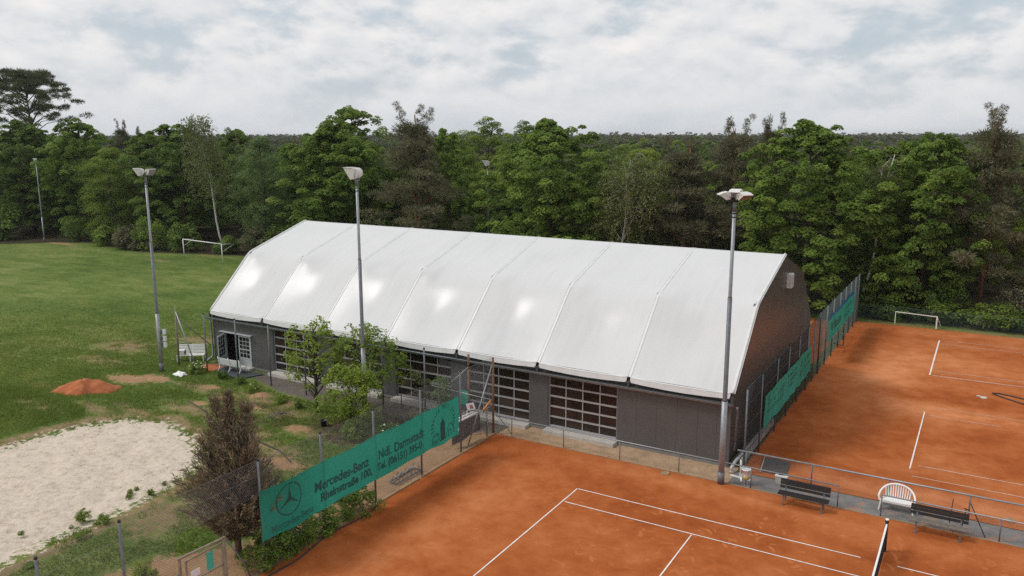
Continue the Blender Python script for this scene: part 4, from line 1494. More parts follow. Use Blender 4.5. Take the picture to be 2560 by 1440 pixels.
# ------------------------------------------------------------------ football goal far in the field
fg = empty('football_goal', (-67.5, 34.7, 0))
tag(fg, 'white football goal frame at the far edge of the grass field', 'goal')
def FGm(mb, name):
    o = mb.build(name, M['white_paint'], fg)
    o.location = (67.5, -34.7, 0)
FGm(MB().tube([(-71.3, 35.1, 0), (-71.3, 35.1, 2.28)], 0.06, 8), 'goal_post')
FGm(MB().tube([(-63.4, 34.36, 0), (-63.4, 34.36, 2.28)], 0.06, 8), 'goal_post')
FGm(MB().tube([(-71.3, 35.1, 2.28), (-63.4, 34.36, 2.28)], 0.06, 8), 'crossbar')
FGm(MB().tube([(-71.3, 35.1, 2.25), (-70.9, 36.4, 2.25), (-71.2, 35.2, 1.5)], 0.03, 6), 'net_arm')
FGm(MB().tube([(-63.4, 34.36, 2.25), (-62.6, 35.6, 2.25), (-63.3, 34.4, 1.4)], 0.03, 6), 'net_arm')

# ------------------------------------------------------------------ benches
def dark_bench(x, y, label, seat_mat):
    e = empty('park_bench', (x, y, 0))
    tag(e, label, 'bench', 'dark slatted benches beside the near court')
    L = 1.95
    for yy in (-0.20, -0.06, 0.08):
        MB().box((0, yy - 0.1, 0.45), (L, 0.11, 0.04)).build('seat_slat', M[seat_mat], e)
    for zz, dy in ((0.60, 0.13), (0.74, 0.16), (0.86, 0.19)):
        MB().box((0, dy, zz), (L, 0.03, 0.115), Matrix.Rotation(R(-12), 3, 'X')).build('back_slat', M['darkwood'], e)
    for xx in (-0.74, 0.74):
        MB().bar((xx, -0.32, 0), (xx, -0.28, 0.43), 0.05).bar((xx, -0.32, 0.42), (xx, 0.12, 0.42), 0.05).build('front_leg', M['galv_dark'], e)
        MB().bar((xx, 0.12, 0), (xx, 0.10, 0.45), 0.05).bar((xx, 0.10, 0.44), (xx, 0.22, 0.93), 0.05).build('back_leg', M['galv_dark'], e)
        MB().box((xx, -0.33, 0.01), (0.10, 0.14, 0.02)).build('foot_plate', M['galv_dark'], e)
    return e


b1 = dark_bench(8.62, 3.22, 'dark slatted park bench nearer the hall corner', 'darkwood')
b1.rotation_euler.z = R(0)
dark_bench(13.45, 3.40, 'dark slatted park bench with weathered seat beside white plastic bench', 'greywood')

pb = empty('plastic_bench', (11.9, 4.72, 0))
tag(pb, 'white moulded plastic bench with arched slatted back', 'bench')
mb = MB()
mb.grid(lambda u, v: (-0.56 + 1.12 * u, -0.26 + 0.5 * v, 0.42 - 0.03 * math.sin(math.pi * v) + 0.02 * (1 - math.sin(math.pi * u))), 12, 8)
mb.box((0, -0.255, 0.385), (1.10, 0.03, 0.08)).box((0, 0.235, 0.385), (1.10, 0.03, 0.08))
mb.build('seat', M['white_plastic'], pb)
arch = [(0.66 * math.cos(a), 0.30 - 0.50 * (1 - math.sin(a)) ** 1.5, 0.52 + 0.46 * math.sin(a)) for a in [math.pi * (i / 20) for i in range(21)]]
MB().tube(arch, 0.038, 8).build('arched_rail', M['white_plastic'], pb)
for i in range(11):
    u = -0.42 + 0.084 * i
    zt = 0.52 + 0.46 * math.sqrt(max(0, 1 - (u * 1.12 / 0.66) ** 2))
    MB().bar((u, 0.22, 0.42), (u * 1.12, 0.30, zt), 0.045, 0.02, (0, 1, 0)).build('back_slat', M['white_plastic'], pb)
for sx in (-1, 1):
    MB().bar((sx * 0.56, -0.24, 0.45), (sx * 0.62, -0.28, 0.0), 0.07, 0.05).bar((sx * 0.60, -0.25, 0.40), (sx * 0.665, -0.20, 0.56), 0.05, 0.06).build('front_leg', M['white_plastic'], pb)
    MB().bar((sx * 0.52, 0.22, 0.45), (sx * 0.56, 0.30, 0.0), 0.07, 0.05).build('back_leg', M['white_plastic'], pb)

# slatted white garden bench left of the hall
gb = empty('garden_bench', (-31.0, 4.75, 0), R(36))
tag(gb, 'white slatted garden bench standing beyond the left hall corner', 'bench')
for k in range(6):
    MB().box((0, -0.22 + 0.10 * k, 0.44), (1.75, 0.075, 0.03)).build('seat_slat', M['white_paint'], gb)
for k in range(6):
    MB().box((0, 0.36 + 0.035 * k, 0.52 + 0.095 * k), (1.75, 0.025, 0.075), Matrix.Rotation(R(-18), 3, 'X')).build('back_slat', M['white_paint'], gb)
for sx in (-0.84, 0, 0.84):
    MB().bar((sx, -0.24, 0), (sx, -0.22, 0.43), 0.06).bar((sx, 0.34, 0), (sx, 0.34, 0.43), 0.06).bar((sx, -0.24, 0.41), (sx, 0.34, 0.41), 0.05).bar((sx, 0.37, 0.40), (sx, 0.58, 1.06), 0.05).build('side_frame', M['white_paint'], gb)
bx = empty('box', (-31.1, 4.5, 0.46), R(36))
tag(bx, 'white box with black plate as opening standing on the garden bench', 'box')
MB().box((-0.35, 0.1, 0.17), (0.42, 0.34, 0.32)).build('carton', M['white_paint'], bx)
MB().box((-0.12, 0.1, 0.17), (0.03, 0.26, 0.26)).build('painted_opening', M['black'], bx)  # black plate painted in for the shade inside the box

# white cast benches with curled legs, seen from behind
cb = empty('cast_iron_bench', (-26.55, 4.22, 0), R(2))
tag(cb, 'white bench with curled cast legs facing the hall doors', 'bench')
for k in range(5):
    MB().box((0, 0.04 + 0.085 * k, 0.45), (2.0, 0.07, 0.028)).build('seat_slat', M['white_paint'], cb)
for k in range(5):
    MB().box((0, -0.02 - 0.02 * k, 0.53 + 0.085 * k), (2.0, 0.022, 0.072), Matrix.Rotation(R(4), 3, 'X')).build('back_slat', M['white_paint'], cb)
for sx in (-0.92, 0, 0.92):
    mb = MB()
    mb.tube([(sx, -0.16, 0.97), (sx, -0.05, 0.62), (sx, 0.0, 0.43), (sx, -0.06, 0.22), (sx, -0.20, 0.02)], 0.035, 6)
    mb.tube([(sx, 0.0, 0.42), (sx, 0.42, 0.42), (sx, 0.40, 0.22), (sx, 0.50, 0.02)], 0.035, 6)
    mb.tube([(sx, -0.18, 0.06), (sx, -0.02, 0.24), (sx, 0.16, 0.30), (sx, 0.34, 0.24), (sx, 0.46, 0.06)], 0.028, 6)
    mb.build('curled_leg', M['white_paint'], cb)

dm = MB()
dm.prism([(-27.75, 3.95), (-24.95, 3.42), (-24.35, 4.95), (-27.7, 5.02)], 0.0, 0.022, 2)
o = dm.build('floor_mat', M['mat_dark'])
o.data.transform(Matrix.Translation((26.3, -4.3, 0)))
o.location = (-26.3, 4.3, 0.035)
tag(o, 'dark blue grey mat lying under the white bench at the doors', 'mat')

# ------------------------------------------------------------------ tennis net
nt = empty('tennis_net', (11.885, -5.0, 0))
tag(nt, 'dark tennis net with white top band across the near court', 'net')
MB().tube([(0, 5.914, 0), (0, 5.914, 1.20)], 0.055, 12).tube([(0, 5.914, 1.14), (0, 5.914, 1.22)], 0.065, 12).build('net_post', M['black'], nt)
MB().tube([(0, 5.914, 1.215), (0, 5.914, 1.26)], 0.06, 12).build('post_cap', M['white_plastic'], nt)
MB().box((-0.055, 5.90, 0.80), (0.01, 0.07, 0.5)).build('blue_sleeve', M['blue'], nt)
MB().tube([(0, -5.914, 0), (0, -5.914, 1.20)], 0.055, 12).build('net_post', M['black'], nt)
zt = lambda y: 0.93 + 0.16 * (abs(y) / 5.9) ** 2
mb = MB()
mb.grid(lambda u, v: (-0.03 + 0.06 * v, 5.85 - 11.7 * u, zt(5.85 - 11.7 * u) + 0.01 * math.sin(math.pi * v)), 40, 2)
for sx in (-0.03, 0.03):
    mb.grid(lambda u, v: (sx, 5.85 - 11.7 * u, zt(5.85 - 11.7 * u) - 0.06 * v), 40, 1)
mb.build('white_band', M['white_plastic'], nt)
mb = MB()
k = 0
while k < 260:
    y = 5.85 - 0.045 * k
    mb.tube([(0, y, 0.05), (0, y, zt(y) - 0.05)], 0.006, 3, False)
    k += 1
for j in range(20):
    z = 0.06 + j * 0.046
    mb.tube([(0, 5.85, min(z, 1.0)), (0, 0, min(z, 0.88)), (0, -5.85, min(z, 1.0))], 0.006, 3, False)
mb.build('net_mesh', M['net'], nt)

# ------------------------------------------------------------------ things round the hall corner
pipe = empty('drain_pipe', (5.2, 4.95, 0))
tag(pipe, 'pale grey plastic drain pipe leaning up along the gable foot', 'pipe')
MB().tube([(0, 0, 0.03), (-0.02, 0.05, 0.22), (0.05, 0.4, 0.42), (0.22, 3.4, 0.62), (0.25, 6.0, 0.72)], 0.075, 10).build('pipe_run', M['frame'], pipe)
MB().tube([(0, -0.01, 0.0), (0, 0.0, 0.10)], 0.09, 10).build('pipe_socket', M['frame'], pipe)
mb = MB().bar((5.42, 5.5, 0.28), (5.42, 12, 0.28), 0.05, 0.35)
o = mb.build('kerb_board', M['concrete'])
tag(o, 'long grey board on edge beneath the drain pipe at gable foot', 'board')

us = empty('umbrella_stand', (5.72, 4.55, 0))
tag(us, 'white cross shaped parasol stand by the grey drain pipe', 'stand')
MB().box((0, 0, 0.045), (0.95, 0.09, 0.05), Matrix.Rotation(R(-8), 3, 'Z')).build('cross_foot', M['white_plastic'], us)
MB().box((0, 0, 0.05), (0.09, 0.80, 0.05), Matrix.Rotation(R(18), 3, 'Z')).build('cross_foot', M['white_plastic'], us)
MB().tube([(-0.02, 0, 0.05), (-0.02, 0, 0.85)], 0.03, 8).build('tube', M['white_plastic'], us)

bk = empty('litter_bucket', (6.08, 4.02, 0))
tag(bk, 'yellowed white litter bucket hanging on a thin post', 'bucket')
MB().tube([(0, 0, -0.02), (0, 0, 0.62)], 0.02, 6).build('stake', M['galv_dark'], bk)
MB().lathe([(0.0, 0.30), (0.15, 0.30), (0.16, 0.34), (0.18, 0.46), (0.0, 0.46)], (0, -0.02, 0), 18).build('stained_bottom', M['yellow'], bk)
MB().lathe([(0.165, 0.44), (0.20, 0.72), (0.225, 0.72), (0.225, 0.76), (0.19, 0.76), (0.165, 0.5)], (0, -0.02, 0), 18).build('pail', M['white_plastic'], bk)
MB().lathe([(0.0, 0.715), (0.19, 0.715)], (0, -0.02, 0), 18).build('bin_liner', M['paper'], bk)

dmt = MB()
dmt.grid(lambda u, v: (6.35 + 1.05 * u - 0.25 * v + 0.10 * u * v, 5.75 + 1.75 * v + 0.03 * math.sin(u * 5), 0.012 + 0.012 * math.sin(u * 9 + v * 4) ** 2), 14, 14)
e = empty('drag_mat', (6.8, 6.6, 0))
tag(e, 'dark grey court drag mat lying behind the railing', 'mat')
o = dmt.build('mesh_cloth', M['mat_brown'], e)
o.location = (-6.8, -6.6, 0.01)
MB().tube([(-0.50, -1.0, 0.05), (-0.78, 1.1, 0.06)], 0.03, 8).build('pull_bar', M['frame'], e)

cbx = empty('concrete_block', (7.35, 5.02, 0))
tag(cbx, 'pale concrete block with dark glove on it behind first bench', 'block')
MB().box((0, 0, 0.16), (0.46, 0.32, 0.32)).build('block', M['concrete'], cbx)
MB().box((0, 0, 0.335), (0.52, 0.36, 0.035)).build('slab', M['white_paint'], cbx)
o = MB().tube([(7.22, 5.0, 0.375), (7.36, 5.04, 0.385), (7.50, 5.06, 0.375)], [0.02, 0.045, 0.02], 6).build('glove', M['black'])
tag(o, 'small dark glove lying on the pale concrete block', 'glove')

for (x, y, lab) in [(2.67, 3.40, 'round brown drain cover at the near court edge'), (15.82, 5.95, 'round brown drain cover on far court behind second bench')]:
    o = MB().lathe([(0.0, 0.035), (0.13, 0.035), (0.15, 0.03), (0.16, 0.05), (0.19, 0.05), (0.20, 0.0)], (0, 0, 0), 20).build('drain_cover', M['tan'])
    o.location = (x, y, 0.006)
    tag(o, lab, 'drain cover', 'drain covers')

br = empty('court_rake', (14.55, 4.35, 0))
tag(br, 'dark court rake and handles leaning on railing behind second bench', 'rake')
MB().tube([(0.45, -0.45, 0.02), (-0.12, -0.50, 1.25)], 0.02, 6).build('handle', M['darkwood'], br)
MB().tube([(-0.35, -0.45, 0.05), (-0.25, -0.50, 1.0), (-0.33, -0.50, 1.02), (-0.14, -0.50, 0.98)], 0.018, 6).build('handle', M['darkwood'], br)
MB().tube([(-0.75, -0.45, 0.3), (-0.70, -0.50, 1.3)], 0.018, 6).build('handle', M['darkwood'], br)
MB().box((-0.45, -0.45, 0.15), (0.55, 0.10, 0.10)).build('rake_head', M['black'], br)

# hose and stone on the far court, hose on the near court
o = MB().tube([(16.9, 22.2, 0.04), (16.0, 22.9, 0.04), (15.3, 23.5, 0.04), (15.15, 23.75, 0.04), (15.5, 23.9, 0.04), (16.3, 23.6, 0.04), (17.6, 23.0, 0.04)], 0.035, 6).build('garden_hose', M['hose'])
tag(o, 'dark hose looped on the clay of far court at picture edge', 'hose')
sp = empty('sprinkler_cover', (14.72, 22.68, 0))
tag(sp, 'small pale broken sprinkler cover on far clay court', 'cover')
MB().lathe([(0.0, 0.05), (0.16, 0.045), (0.20, 0.01)], (0, 0, 0), 9).build('lid', M['concrete'], sp)
MB().box((-0.25, 0.1, 0.03), (0.2, 0.15, 0.05), Matrix.Rotation(R(25), 3, 'Z')).build('broken_piece', M['concrete'], sp)
hp = [(-6.25 + 0.10 * math.sin(i * 0.7) + (0.35 * (i / 16) ** 2), -5.6 - i * 0.42, 0.03) for i in range(17)]
o = MB().tube(hp, 0.03, 6).build('garden_hose', M['hose'])
tag(o, 'black hose along near court edge below the long banner', 'hose')
o = MB().tube([(-24.0, -0.9, 0.06), (-21.6, -1.6, 0.07), (-20.2, -2.6, 0.06), (-18.0, -2.6, 0.06), (-16.2, -3.1, 0.06), (-14.0, -3.5, 0.05), (-12.6, -4.2, 0.05)], 0.028, 6).build('garden_hose', M['hose'])
tag(o, 'thin dark hose trailing through the grass behind dead conifer', 'hose')

# bicycle rack beside the banner fence
bkr = empty('bicycle_rack', (-7.0, -2.7, 0))
tag(bkr, 'grey steel bicycle rack with wire loops below the banner', 'bicycle rack')
mb = MB()
mb.bar((-0.28, -0.9, 0.05), (-0.28, 0.85, 0.05), 0.05).bar((0.12, -0.9, 0.05), (0.12, 0.85, 0.05), 0.05).bar((-0.28, -0.88, 0.05), (0.12, -0.88, 0.05), 0.05).bar((-0.28, 0.83, 0.05), (0.12, 0.83, 0.05), 0.05)
mb.build('base_frame', M['galv_dark'], bkr)
for k in range(6):
    y = -0.75 + k * 0.29
    for dy in (-0.03, 0.03):
        hh_ = 0.34 + 0.12 * (k % 2)
        MB().tube([(0.12, y + dy, 0.06), (0.08, y + dy, hh_ * 0.7), (-0.04, y + dy, hh_), (-0.18, y + dy, hh_ * 0.75), (-0.28, y + dy, 0.06)], 0.012, 5).build('wheel_loop', M['galv'], bkr)
o = MB().tube([(-6.85, -5.1, 0.0), (-6.85, -5.1, 0.32), (-6.85, -5.0, 0.5), (-6.85, -5.15, 0.58), (-6.85, -5.25, 0.46), (-6.85, -5.1, 0.34)], 0.016, 5).build('ground_hook', M['galv_dark'])
tag(o, 'single bent steel hook standing in sand beside bicycle rack', 'hook')

# drag net hung on the entrance frame, boards and signs
dn_ = empty('drag_net', (-7.2, 2.35, 0))
tag(dn_, 'brown drag net hanging from white roller bars at fence corner', 'drag net')
def DN(mb, name, mat):
    o = mb.build(name, M[mat], dn_)
    o.location = (7.2, -2.35, 0)
DN(MB().tube([(-6.85, 3.0, 1.32), (-7.15, 0.9, 1.22)], 0.055, 10), 'roller', 'white_plastic')
DN(MB().tube([(-7.05, 2.6, 1.36), (-7.25, 1.05, 1.32)], 0.05, 10), 'roller', 'white_plastic')
DN(MB().box((-7.15, 1.75, 1.34), (0.05, 0.07, 0.2)), 'red_strap', 'red')
mb = MB()
mb.grid(lambda u, v: (-6.86 - 0.28 * u + 0.05 * math.sin(u * 9 + v * 2), 2.95 - 1.95 * u, 1.25 - (1.12 - 0.25 * (1 - u)) * v), 20, 10)
DN(mb, 'hanging_mesh', 'mat_brown')
sgn = empty('notice_sign', (-8.2, 4.02, 0))
tag(sgn, 'turquoise notice sign on the fence corner frame', 'sign')
MB().box((-0.35, 0.10, 1.42), (0.55, 0.02, 0.75)).build('board', M['turq'], sgn)
MB().tube([(-0.35, 0.14, 0.0), (-0.35, 0.14, 1.8)], 0.025, 6).build('stake', M['galv_dark'], sgn)
pn = empty('poster', (-7.45, 3.05, 0))
tag(pn, 'small white poster with red print leaning by the drag net', 'poster')
MB().box((0, 0, 1.45), (0.5, 0.02, 0.35), Matrix.Rotation(R(-20), 3, 'Y')).build('sheet', M['paper'], pn)
MB().box((0.05, -0.016, 1.45), (0.2, 0.008, 0.18), Matrix.Rotation(R(-20), 3, 'Y')).build('red_mark', M['red'], pn)
MB().bar((0, 0.04, 0), (0, 0.04, 1.35), 0.04).build('stake', M['woodpost'], pn)
bd = empty('broom', (-6.55, 3.25, 0))
tag(bd, 'orange wooden broom head standing against the rusty corner post', 'broom')
MB().box((0, -0.1, 1.62), (0.08, 0.75, 0.10), Matrix.Rotation(R(22), 3, 'X')).build('broom_head', M['orange'], bd)
MB().tube([(0.0, -0.05, 0.0), (0, -0.08, 1.6)], 0.018, 6).build('handle', M['woodpost'], bd)
MB().tube([(0.1, -0.3, 0.0), (0.05, -0.25, 1.5)], 0.018, 6).build('handle', M['rust'], bd)

# heap of red clay and a soil patch
def heap(name, x, y, rx, ry, h, mat, label, seed=0, rot=0.0):
    n = 40
    vs, fs = [], []
    rr = np.random.RandomState(seed)
    A, B = np.meshgrid(np.linspace(-1.3, 1.3, n), np.linspace(-1.3, 1.3, n), indexing='ij')
    d = np.hypot(A, B) + 0.55 * (vnoise(A * 2 + seed, B * 2, 1.0, 4) - 0.5)
    z = h * np.clip(1 - d ** 1.4, -0.2, 1) * (0.8 + 0.4 * vnoise(A * 2 + 5, B * 2 + seed, 2.0, 3)) - 0.02
    c, s = math.cos(rot), math.sin(rot)
    X = A * rx * c - B * ry * s
    Y = A * rx * s + B * ry * c
    i2 = np.arange(n * n).reshape(n, n)
    f = np.stack([i2[:-1, :-1], i2[1:, :-1], i2[1:, 1:], i2[:-1, 1:]], -1).reshape(-1, 4)
    o = link(name, np_mesh(name, np.stack([X.ravel(), Y.ravel(), z.ravel()], 1), f, None, True), M[mat])
    o.location = (x, y, -0.02)
    tag(o, label, 'heap')
    return o


heap('clay_heap', -30.6, -3.0, 1.45, 2.1, 0.95, 'soil_red', 'heap of red clay dumped on the grass near sand pit', 4, R(-25))
heap('clay_heap', -28.6, 4.55, 1.1, 0.7, 0.10, 'soil_red', 'low spread of red soil beside the left hall corner', 8, R(10))

sk_ = empty('plastic_sack', (-28.9, 2.25, 0))
tag(sk_, 'crumpled white plastic sack on grass below the braced post', 'sack')
mb = MB()
mb.grid(lambda u, v: (-0.4 + 0.8 * u + 0.03 * math.sin(v * 8), -0.28 + 0.56 * v, 0.02 + 0.22 * (math.sin(math.pi * u) * math.sin(math.pi * v)) ** 0.5 + 0.03 * math.sin(u * 11 + v * 7)), 14, 12)
mb.build('sack_body', M['white_plastic'], sk_)
pt = empty('plant_pot', (-14.7, 0.15, 0))
tag(pt, 'small black plant pot lying in grass by the green sapling', 'pot')
MB().lathe([(0.0, 0.0), (0.12, 0.0), (0.17, 0.28), (0.185, 0.28), (0.185, 0.30), (0.15, 0.30), (0.11, 0.05)], (0, 0, 0), 14).build('pot_body', M['black'], pt)
pt2 = empty('bucket', (-12.75, 0.9, 0))
tag(pt2, 'upturned white bucket by the foot of the second mast', 'bucket')
MB().lathe([(0.0, 1.28), (0.19, 1.28), (0.19, 1.20), (0.16, 1.15), (0.13, 0.95), (0.0, 0.95)], (0, 0, 0), 14).build('pail', M['white_plastic'], pt2)
MB().tube([(0, 0, 0), (0, 0, 0.96)], 0.02, 6).build('stake', M['galv_dark'], pt2)

# ------------------------------------------------------------------ trees and plants
def leaves_to_mesh(name, pos, nrm, size, tint, rng, aspect=0.62, tri=False):
    """one small bent leaf per position"""
    n = len(pos)
    nrm = nrm / (np.linalg.norm(nrm, axis=1, keepdims=True) + 1e-9)
    rv = rng.normal(size=(n, 3))
    t1 = np.cross(nrm, rv)
    t1 /= (np.linalg.norm(t1, axis=1, keepdims=True) + 1e-9)
    t2 = np.cross(nrm, t1)
    s = size[:, None]
    if tri:
        v = np.stack([pos - t2 * s * aspect * 0.5, pos + t2 * s * aspect * 0.5, pos + t1 * s], 1)
        f = np.arange(n * 3).reshape(n, 3)
        k = 3
    else:
        v = np.stack([pos - t1 * s * 0.5, pos - t2 * s * aspect * 0.5 + nrm * s * 0.12, pos + t1 * s * 0.5, pos + t2 * s * aspect * 0.5 + nrm * s * 0.12], 1)
        f = np.arange(n * 4).reshape(n, 4)
        k = 4
    return np_mesh(name, v.reshape(-1, 3), f, dict(tint=np.repeat(tint, k)))


def blades_to_mesh(name, pos, direction, length, width, tint, rng):
    n = len(pos)
    d = direction / (np.linalg.norm(direction, axis=1, keepdims=True) + 1e-9)
    sd_ = np.cross(d, rng.normal(size=(n, 3)))
    sd_ /= (np.linalg.norm(sd_, axis=1, keepdims=True) + 1e-9)
    w = width[:, None] / 2
    v = np.stack([pos - sd_ * w, pos + sd_ * w, pos + d * length[:, None]], 1)
    return np_mesh(name, v.reshape(-1, 3), np.arange(n * 3).reshape(n, 3), dict(tint=np.repeat(tint, 3)))


def clump_leaves(rng, C, rad, per, flat=0.6, droop=0.3, outward=None, out_w=0.4, up_w=0.85, jit=0.5, hemi=0.30):
    """leaves spread over domed clumps; returns pos, normal, clump index"""
    n = len(C)
    idx = np.repeat(np.arange(n), per)
    d = rng.normal(size=(n * per, 3))
    d[:, 2] = np.where(rng.rand(n * per) < hemi, d[:, 2], np.abs(d[:, 2]))
    d /= np.linalg.norm(d, axis=1, keepdims=True)
    r = rad[idx] * (0.45 + 0.55 * rng.rand(n * per) ** 0.6)
    off = d * r[:, None]
    hd = np.hypot(off[:, 0], off[:, 1]) / rad[idx]
    off[:, 2] = off[:, 2] * flat - droop * hd ** 2 * rad[idx]
    pos = C[idx] + off
    nr = d * 0.6 + np.array([0, 0, up_w]) + rng.normal(size=(n * per, 3)) * jit
    if outward is not None:
        nr += outward[idx] * out_w
    return pos, nr, idx


def crown_centres(rng, H, Rr, z0, n, top_pow=0.75, lobes=0.2, inner=0.45, squash=0.62):
    t = rng.rand(n) ** 0.9
    th = rng.rand(n) * 2 * np.pi
    ph = rng.rand(6) * 6.28
    prof = np.where(t > 0.42, np.sqrt(np.clip(1 - ((t - 0.42) / 0.61) ** 2, 0, 1)), 0.80 + 0.20 * t / 0.42) ** (squash / 0.62)
    rr_ = Rr * prof * (1 + lobes * np.sin(3 * th + ph[0] + 5 * t) + lobes * 0.7 * np.sin(5 * th + ph[1] - 8 * t) + lobes * 0.5 * np.sin(2 * th + ph[2]))
    rr_ = rr_ * (1 - 0.45 * np.clip((t - 0.84) / 0.16, 0, 1))
    rf = np.maximum(inner, rng.rand(n) ** 0.35)
    x, y = rr_ * rf * np.cos(th), rr_ * rf * np.sin(th)
    z = z0 + (H - z0) * (t + 0.03 * np.sin(3 * th + ph[3]))
    C = np.stack([x, y, z], 1)
    out = np.stack([np.cos(th) * 0.9, np.sin(th) * 0.9, (t - 0.4)], 1)
    return C, out


def limbs(mb, rng, base_pts, C, r0, k):
    """limbs from the stem to a sample of clumps"""
    sel = rng.choice(len(C), size=min(k, len(C)), replace=False)
    zs = np.array([p[2] for p in base_pts])
    for i in sel:
        c = C[i]
        zt = c[2] - 0.35 * np.hypot(c[0], c[1]) - rng.rand() * 1.0
        zt = min(max(zt, zs[0] + 0.15 * (zs[-1] - zs[0])), zs[-1])
        bx_ = np.interp(zt, zs, [p[0] for p in base_pts])
        by_ = np.interp(zt, zs, [p[1] for p in base_pts])
        a = np.array([bx_, by_, zt])
        m_ = a * 0.5 + c * 0.5 + np.array([0, 0, 0.12 * np.linalg.norm(c - a)]) + rng.normal(size=3) * 0.15
        mb.tube([a, m_, c], [r0, r0 * 0.6, r0 * 0.2], 5, False)


def broadleaf(seed, H=16.0, Rr=5.5, z0=1.8, n=150, per=120, leaf=0.30, rad=(0.8, 1.5), trunk=0.24, **kw):
    rng = np.random.RandomState(seed)
    C, out = crown_centres(rng, H - 0.8, Rr - 0.6, z0, n, **{k: v for k, v in kw.items() if k in ('top_pow', 'lobes', 'inner', 'squash')})
    rd = rng.uniform(rad[0], rad[1], n) * np.where(C[:, 2] > 0.8 * H, 0.72, 1.0)
    pos, nr, idx = clump_leaves(rng, C, rd, per, kw.get('flat', 0.6), kw.get('droop', 0.3), out)
    ct = rng.rand(n)
    tint = np.clip(0.14 + 0.62 * ct[idx] + 0.36 * rng.rand(len(pos)), 0, 1)
    size = leaf * rng.uniform(0.7, 1.25, len(pos))
    cm_ = leaves_to_mesh('crown', pos, nr, size, tint, rng, kw.get('aspect', 0.75))
    bp = [(0, 0, -0.2), (0.1 * rng.randn(), 0.1 * rng.randn(), H * 0.25), (0.25 * rng.randn(), 0.25 * rng.randn(), H * 0.55), (0.3 * rng.randn(), 0.3 * rng.randn(), H * 0.9)]
    mb = MB()
    mb.tube(bp, [trunk, trunk * 0.8, trunk * 0.45, 0.04], 8)
    limbs(mb, rng, bp, C, trunk * 0.3, 34)
    return cm_, mb.mesh('trunk')


def pine(seed, H=17.0, Rr=4.0, z0=3.0, n=120, per=110, trunk=0.20, umbrella=False, spires=3, nl=0.42):
    rng = np.random.RandomState(seed)
    if umbrella:
        t = 0.35 + 0.65 * rng.rand(n) ** 0.6
        th = rng.rand(n) * 6.283
        cap = np.sqrt(np.clip(1 - ((t - 0.42) / 0.60) ** 2, 0, 1))
        rr_ = Rr * cap * np.maximum(0.25, rng.rand(n) ** 0.45) * (1 + 0.15 * np.sin(3 * th + 1.3))
        C = np.stack([rr_ * np.cos(th), rr_ * np.sin(th), H * 0.42 + (H * 0.56) * t - 0.0 * rr_], 1)
    else:
        t = rng.rand(n)
        th = rng.rand(n) * 6.283
        prof = np.where(t < 0.25, 0.55 + 1.8 * t, (1.0 - 0.80 * ((t - 0.25) / 0.75) ** 1.1))
        rr_ = Rr * prof * np.maximum(0.20, rng.rand(n) ** 0.55) * (1 + 0.22 * np.sin(2 * th + 9 * t) + 0.16 * np.sin(5 * th - 6 * t))
        C = np.stack([rr_ * np.cos(th), rr_ * np.sin(th), z0 + (H * 0.88 - z0) * t - 0.10 * rr_], 1)
        ex = []
        stems_ = []
        for k in range(spires):                      # leading shoots at the very top
            a = rng.rand() * 6.283
            q = 0.5 * Rr * (0.2 + 0.5 * rng.rand())
            sp0 = len(ex)
            for j in range(6):
                ex.append((q * math.cos(a) * (0.6 + 0.1 * j) + 0.14 * rng.randn(), q * math.sin(a) * (0.6 + 0.1 * j) + 0.14 * rng.randn(), H * (0.86 + 0.026 * j) - 0.3 * k))
            stems_.append([(0, 0, H * 0.72)] + ex[sp0:])
        C = np.concatenate([C, np.array(ex)]) if ex else C
    n2 = len(C)
    rd = rng.uniform(0.55, 1.15, n2)
    if not umbrella and spires:
        rd[n:] = rng.uniform(0.22, 0.42, n2 - n)
    idx = np.repeat(np.arange(n2), per)
    d = rng.normal(size=(n2 * per, 3))
    d[:, 2] = d[:, 2] * 0.8 + 0.25
    d /= np.linalg.norm(d, axis=1, keepdims=True)
    off = d * (rd[idx] * rng.rand(n2 * per) ** 0.5)[:, None]
    off[:, 2] *= np.where(idx >= n, 1.3, 0.42)
    pos = C[idx] + off
    direc = d + np.array([0, 0, 0.35]) + rng.normal(size=d.shape) * 0.5
    lsc = np.where(idx >= n, 0.55, 1.0)
    keep_ = (idx < n) | (rng.rand(len(idx)) < 0.75)
    ct = rng.rand(n2)
    tint = np.clip(0.15 + 0.45 * ct[idx] + 0.4 * rng.rand(len(pos)), 0, 1)
    bl, bw = nl * rng.uniform(0.6, 1.2, len(pos)) * lsc, 0.075 * rng.uniform(0.7, 1.4, len(pos)) * lsc
    cm_ = blades_to_mesh('crown', pos[keep_], direc[keep_], bl[keep_], bw[keep_], tint[keep_], rng)
    bp = [(0, 0, -0.2), (0.15 * rng.randn(), 0.1 * rng.randn(), H * 0.3), (0.3 * rng.randn(), 0.2 * rng.randn(), H * 0.6), (0.2 * rng.randn(), 0.2 * rng.randn(), H * 0.93)]
    mb = MB()
    mb.tube(bp, [trunk, trunk * 0.8, trunk * 0.55, 0.03], 8)
    limbs(mb, rng, bp, C, trunk * 0.28, 46 if umbrella else 36)
    if not umbrella:
        for st in stems_:
            mb.tube(st, [0.05] + [0.04 - 0.005 * i for i in range(len(st) - 1)], 5, False)
    return cm_, mb.mesh('trunk')


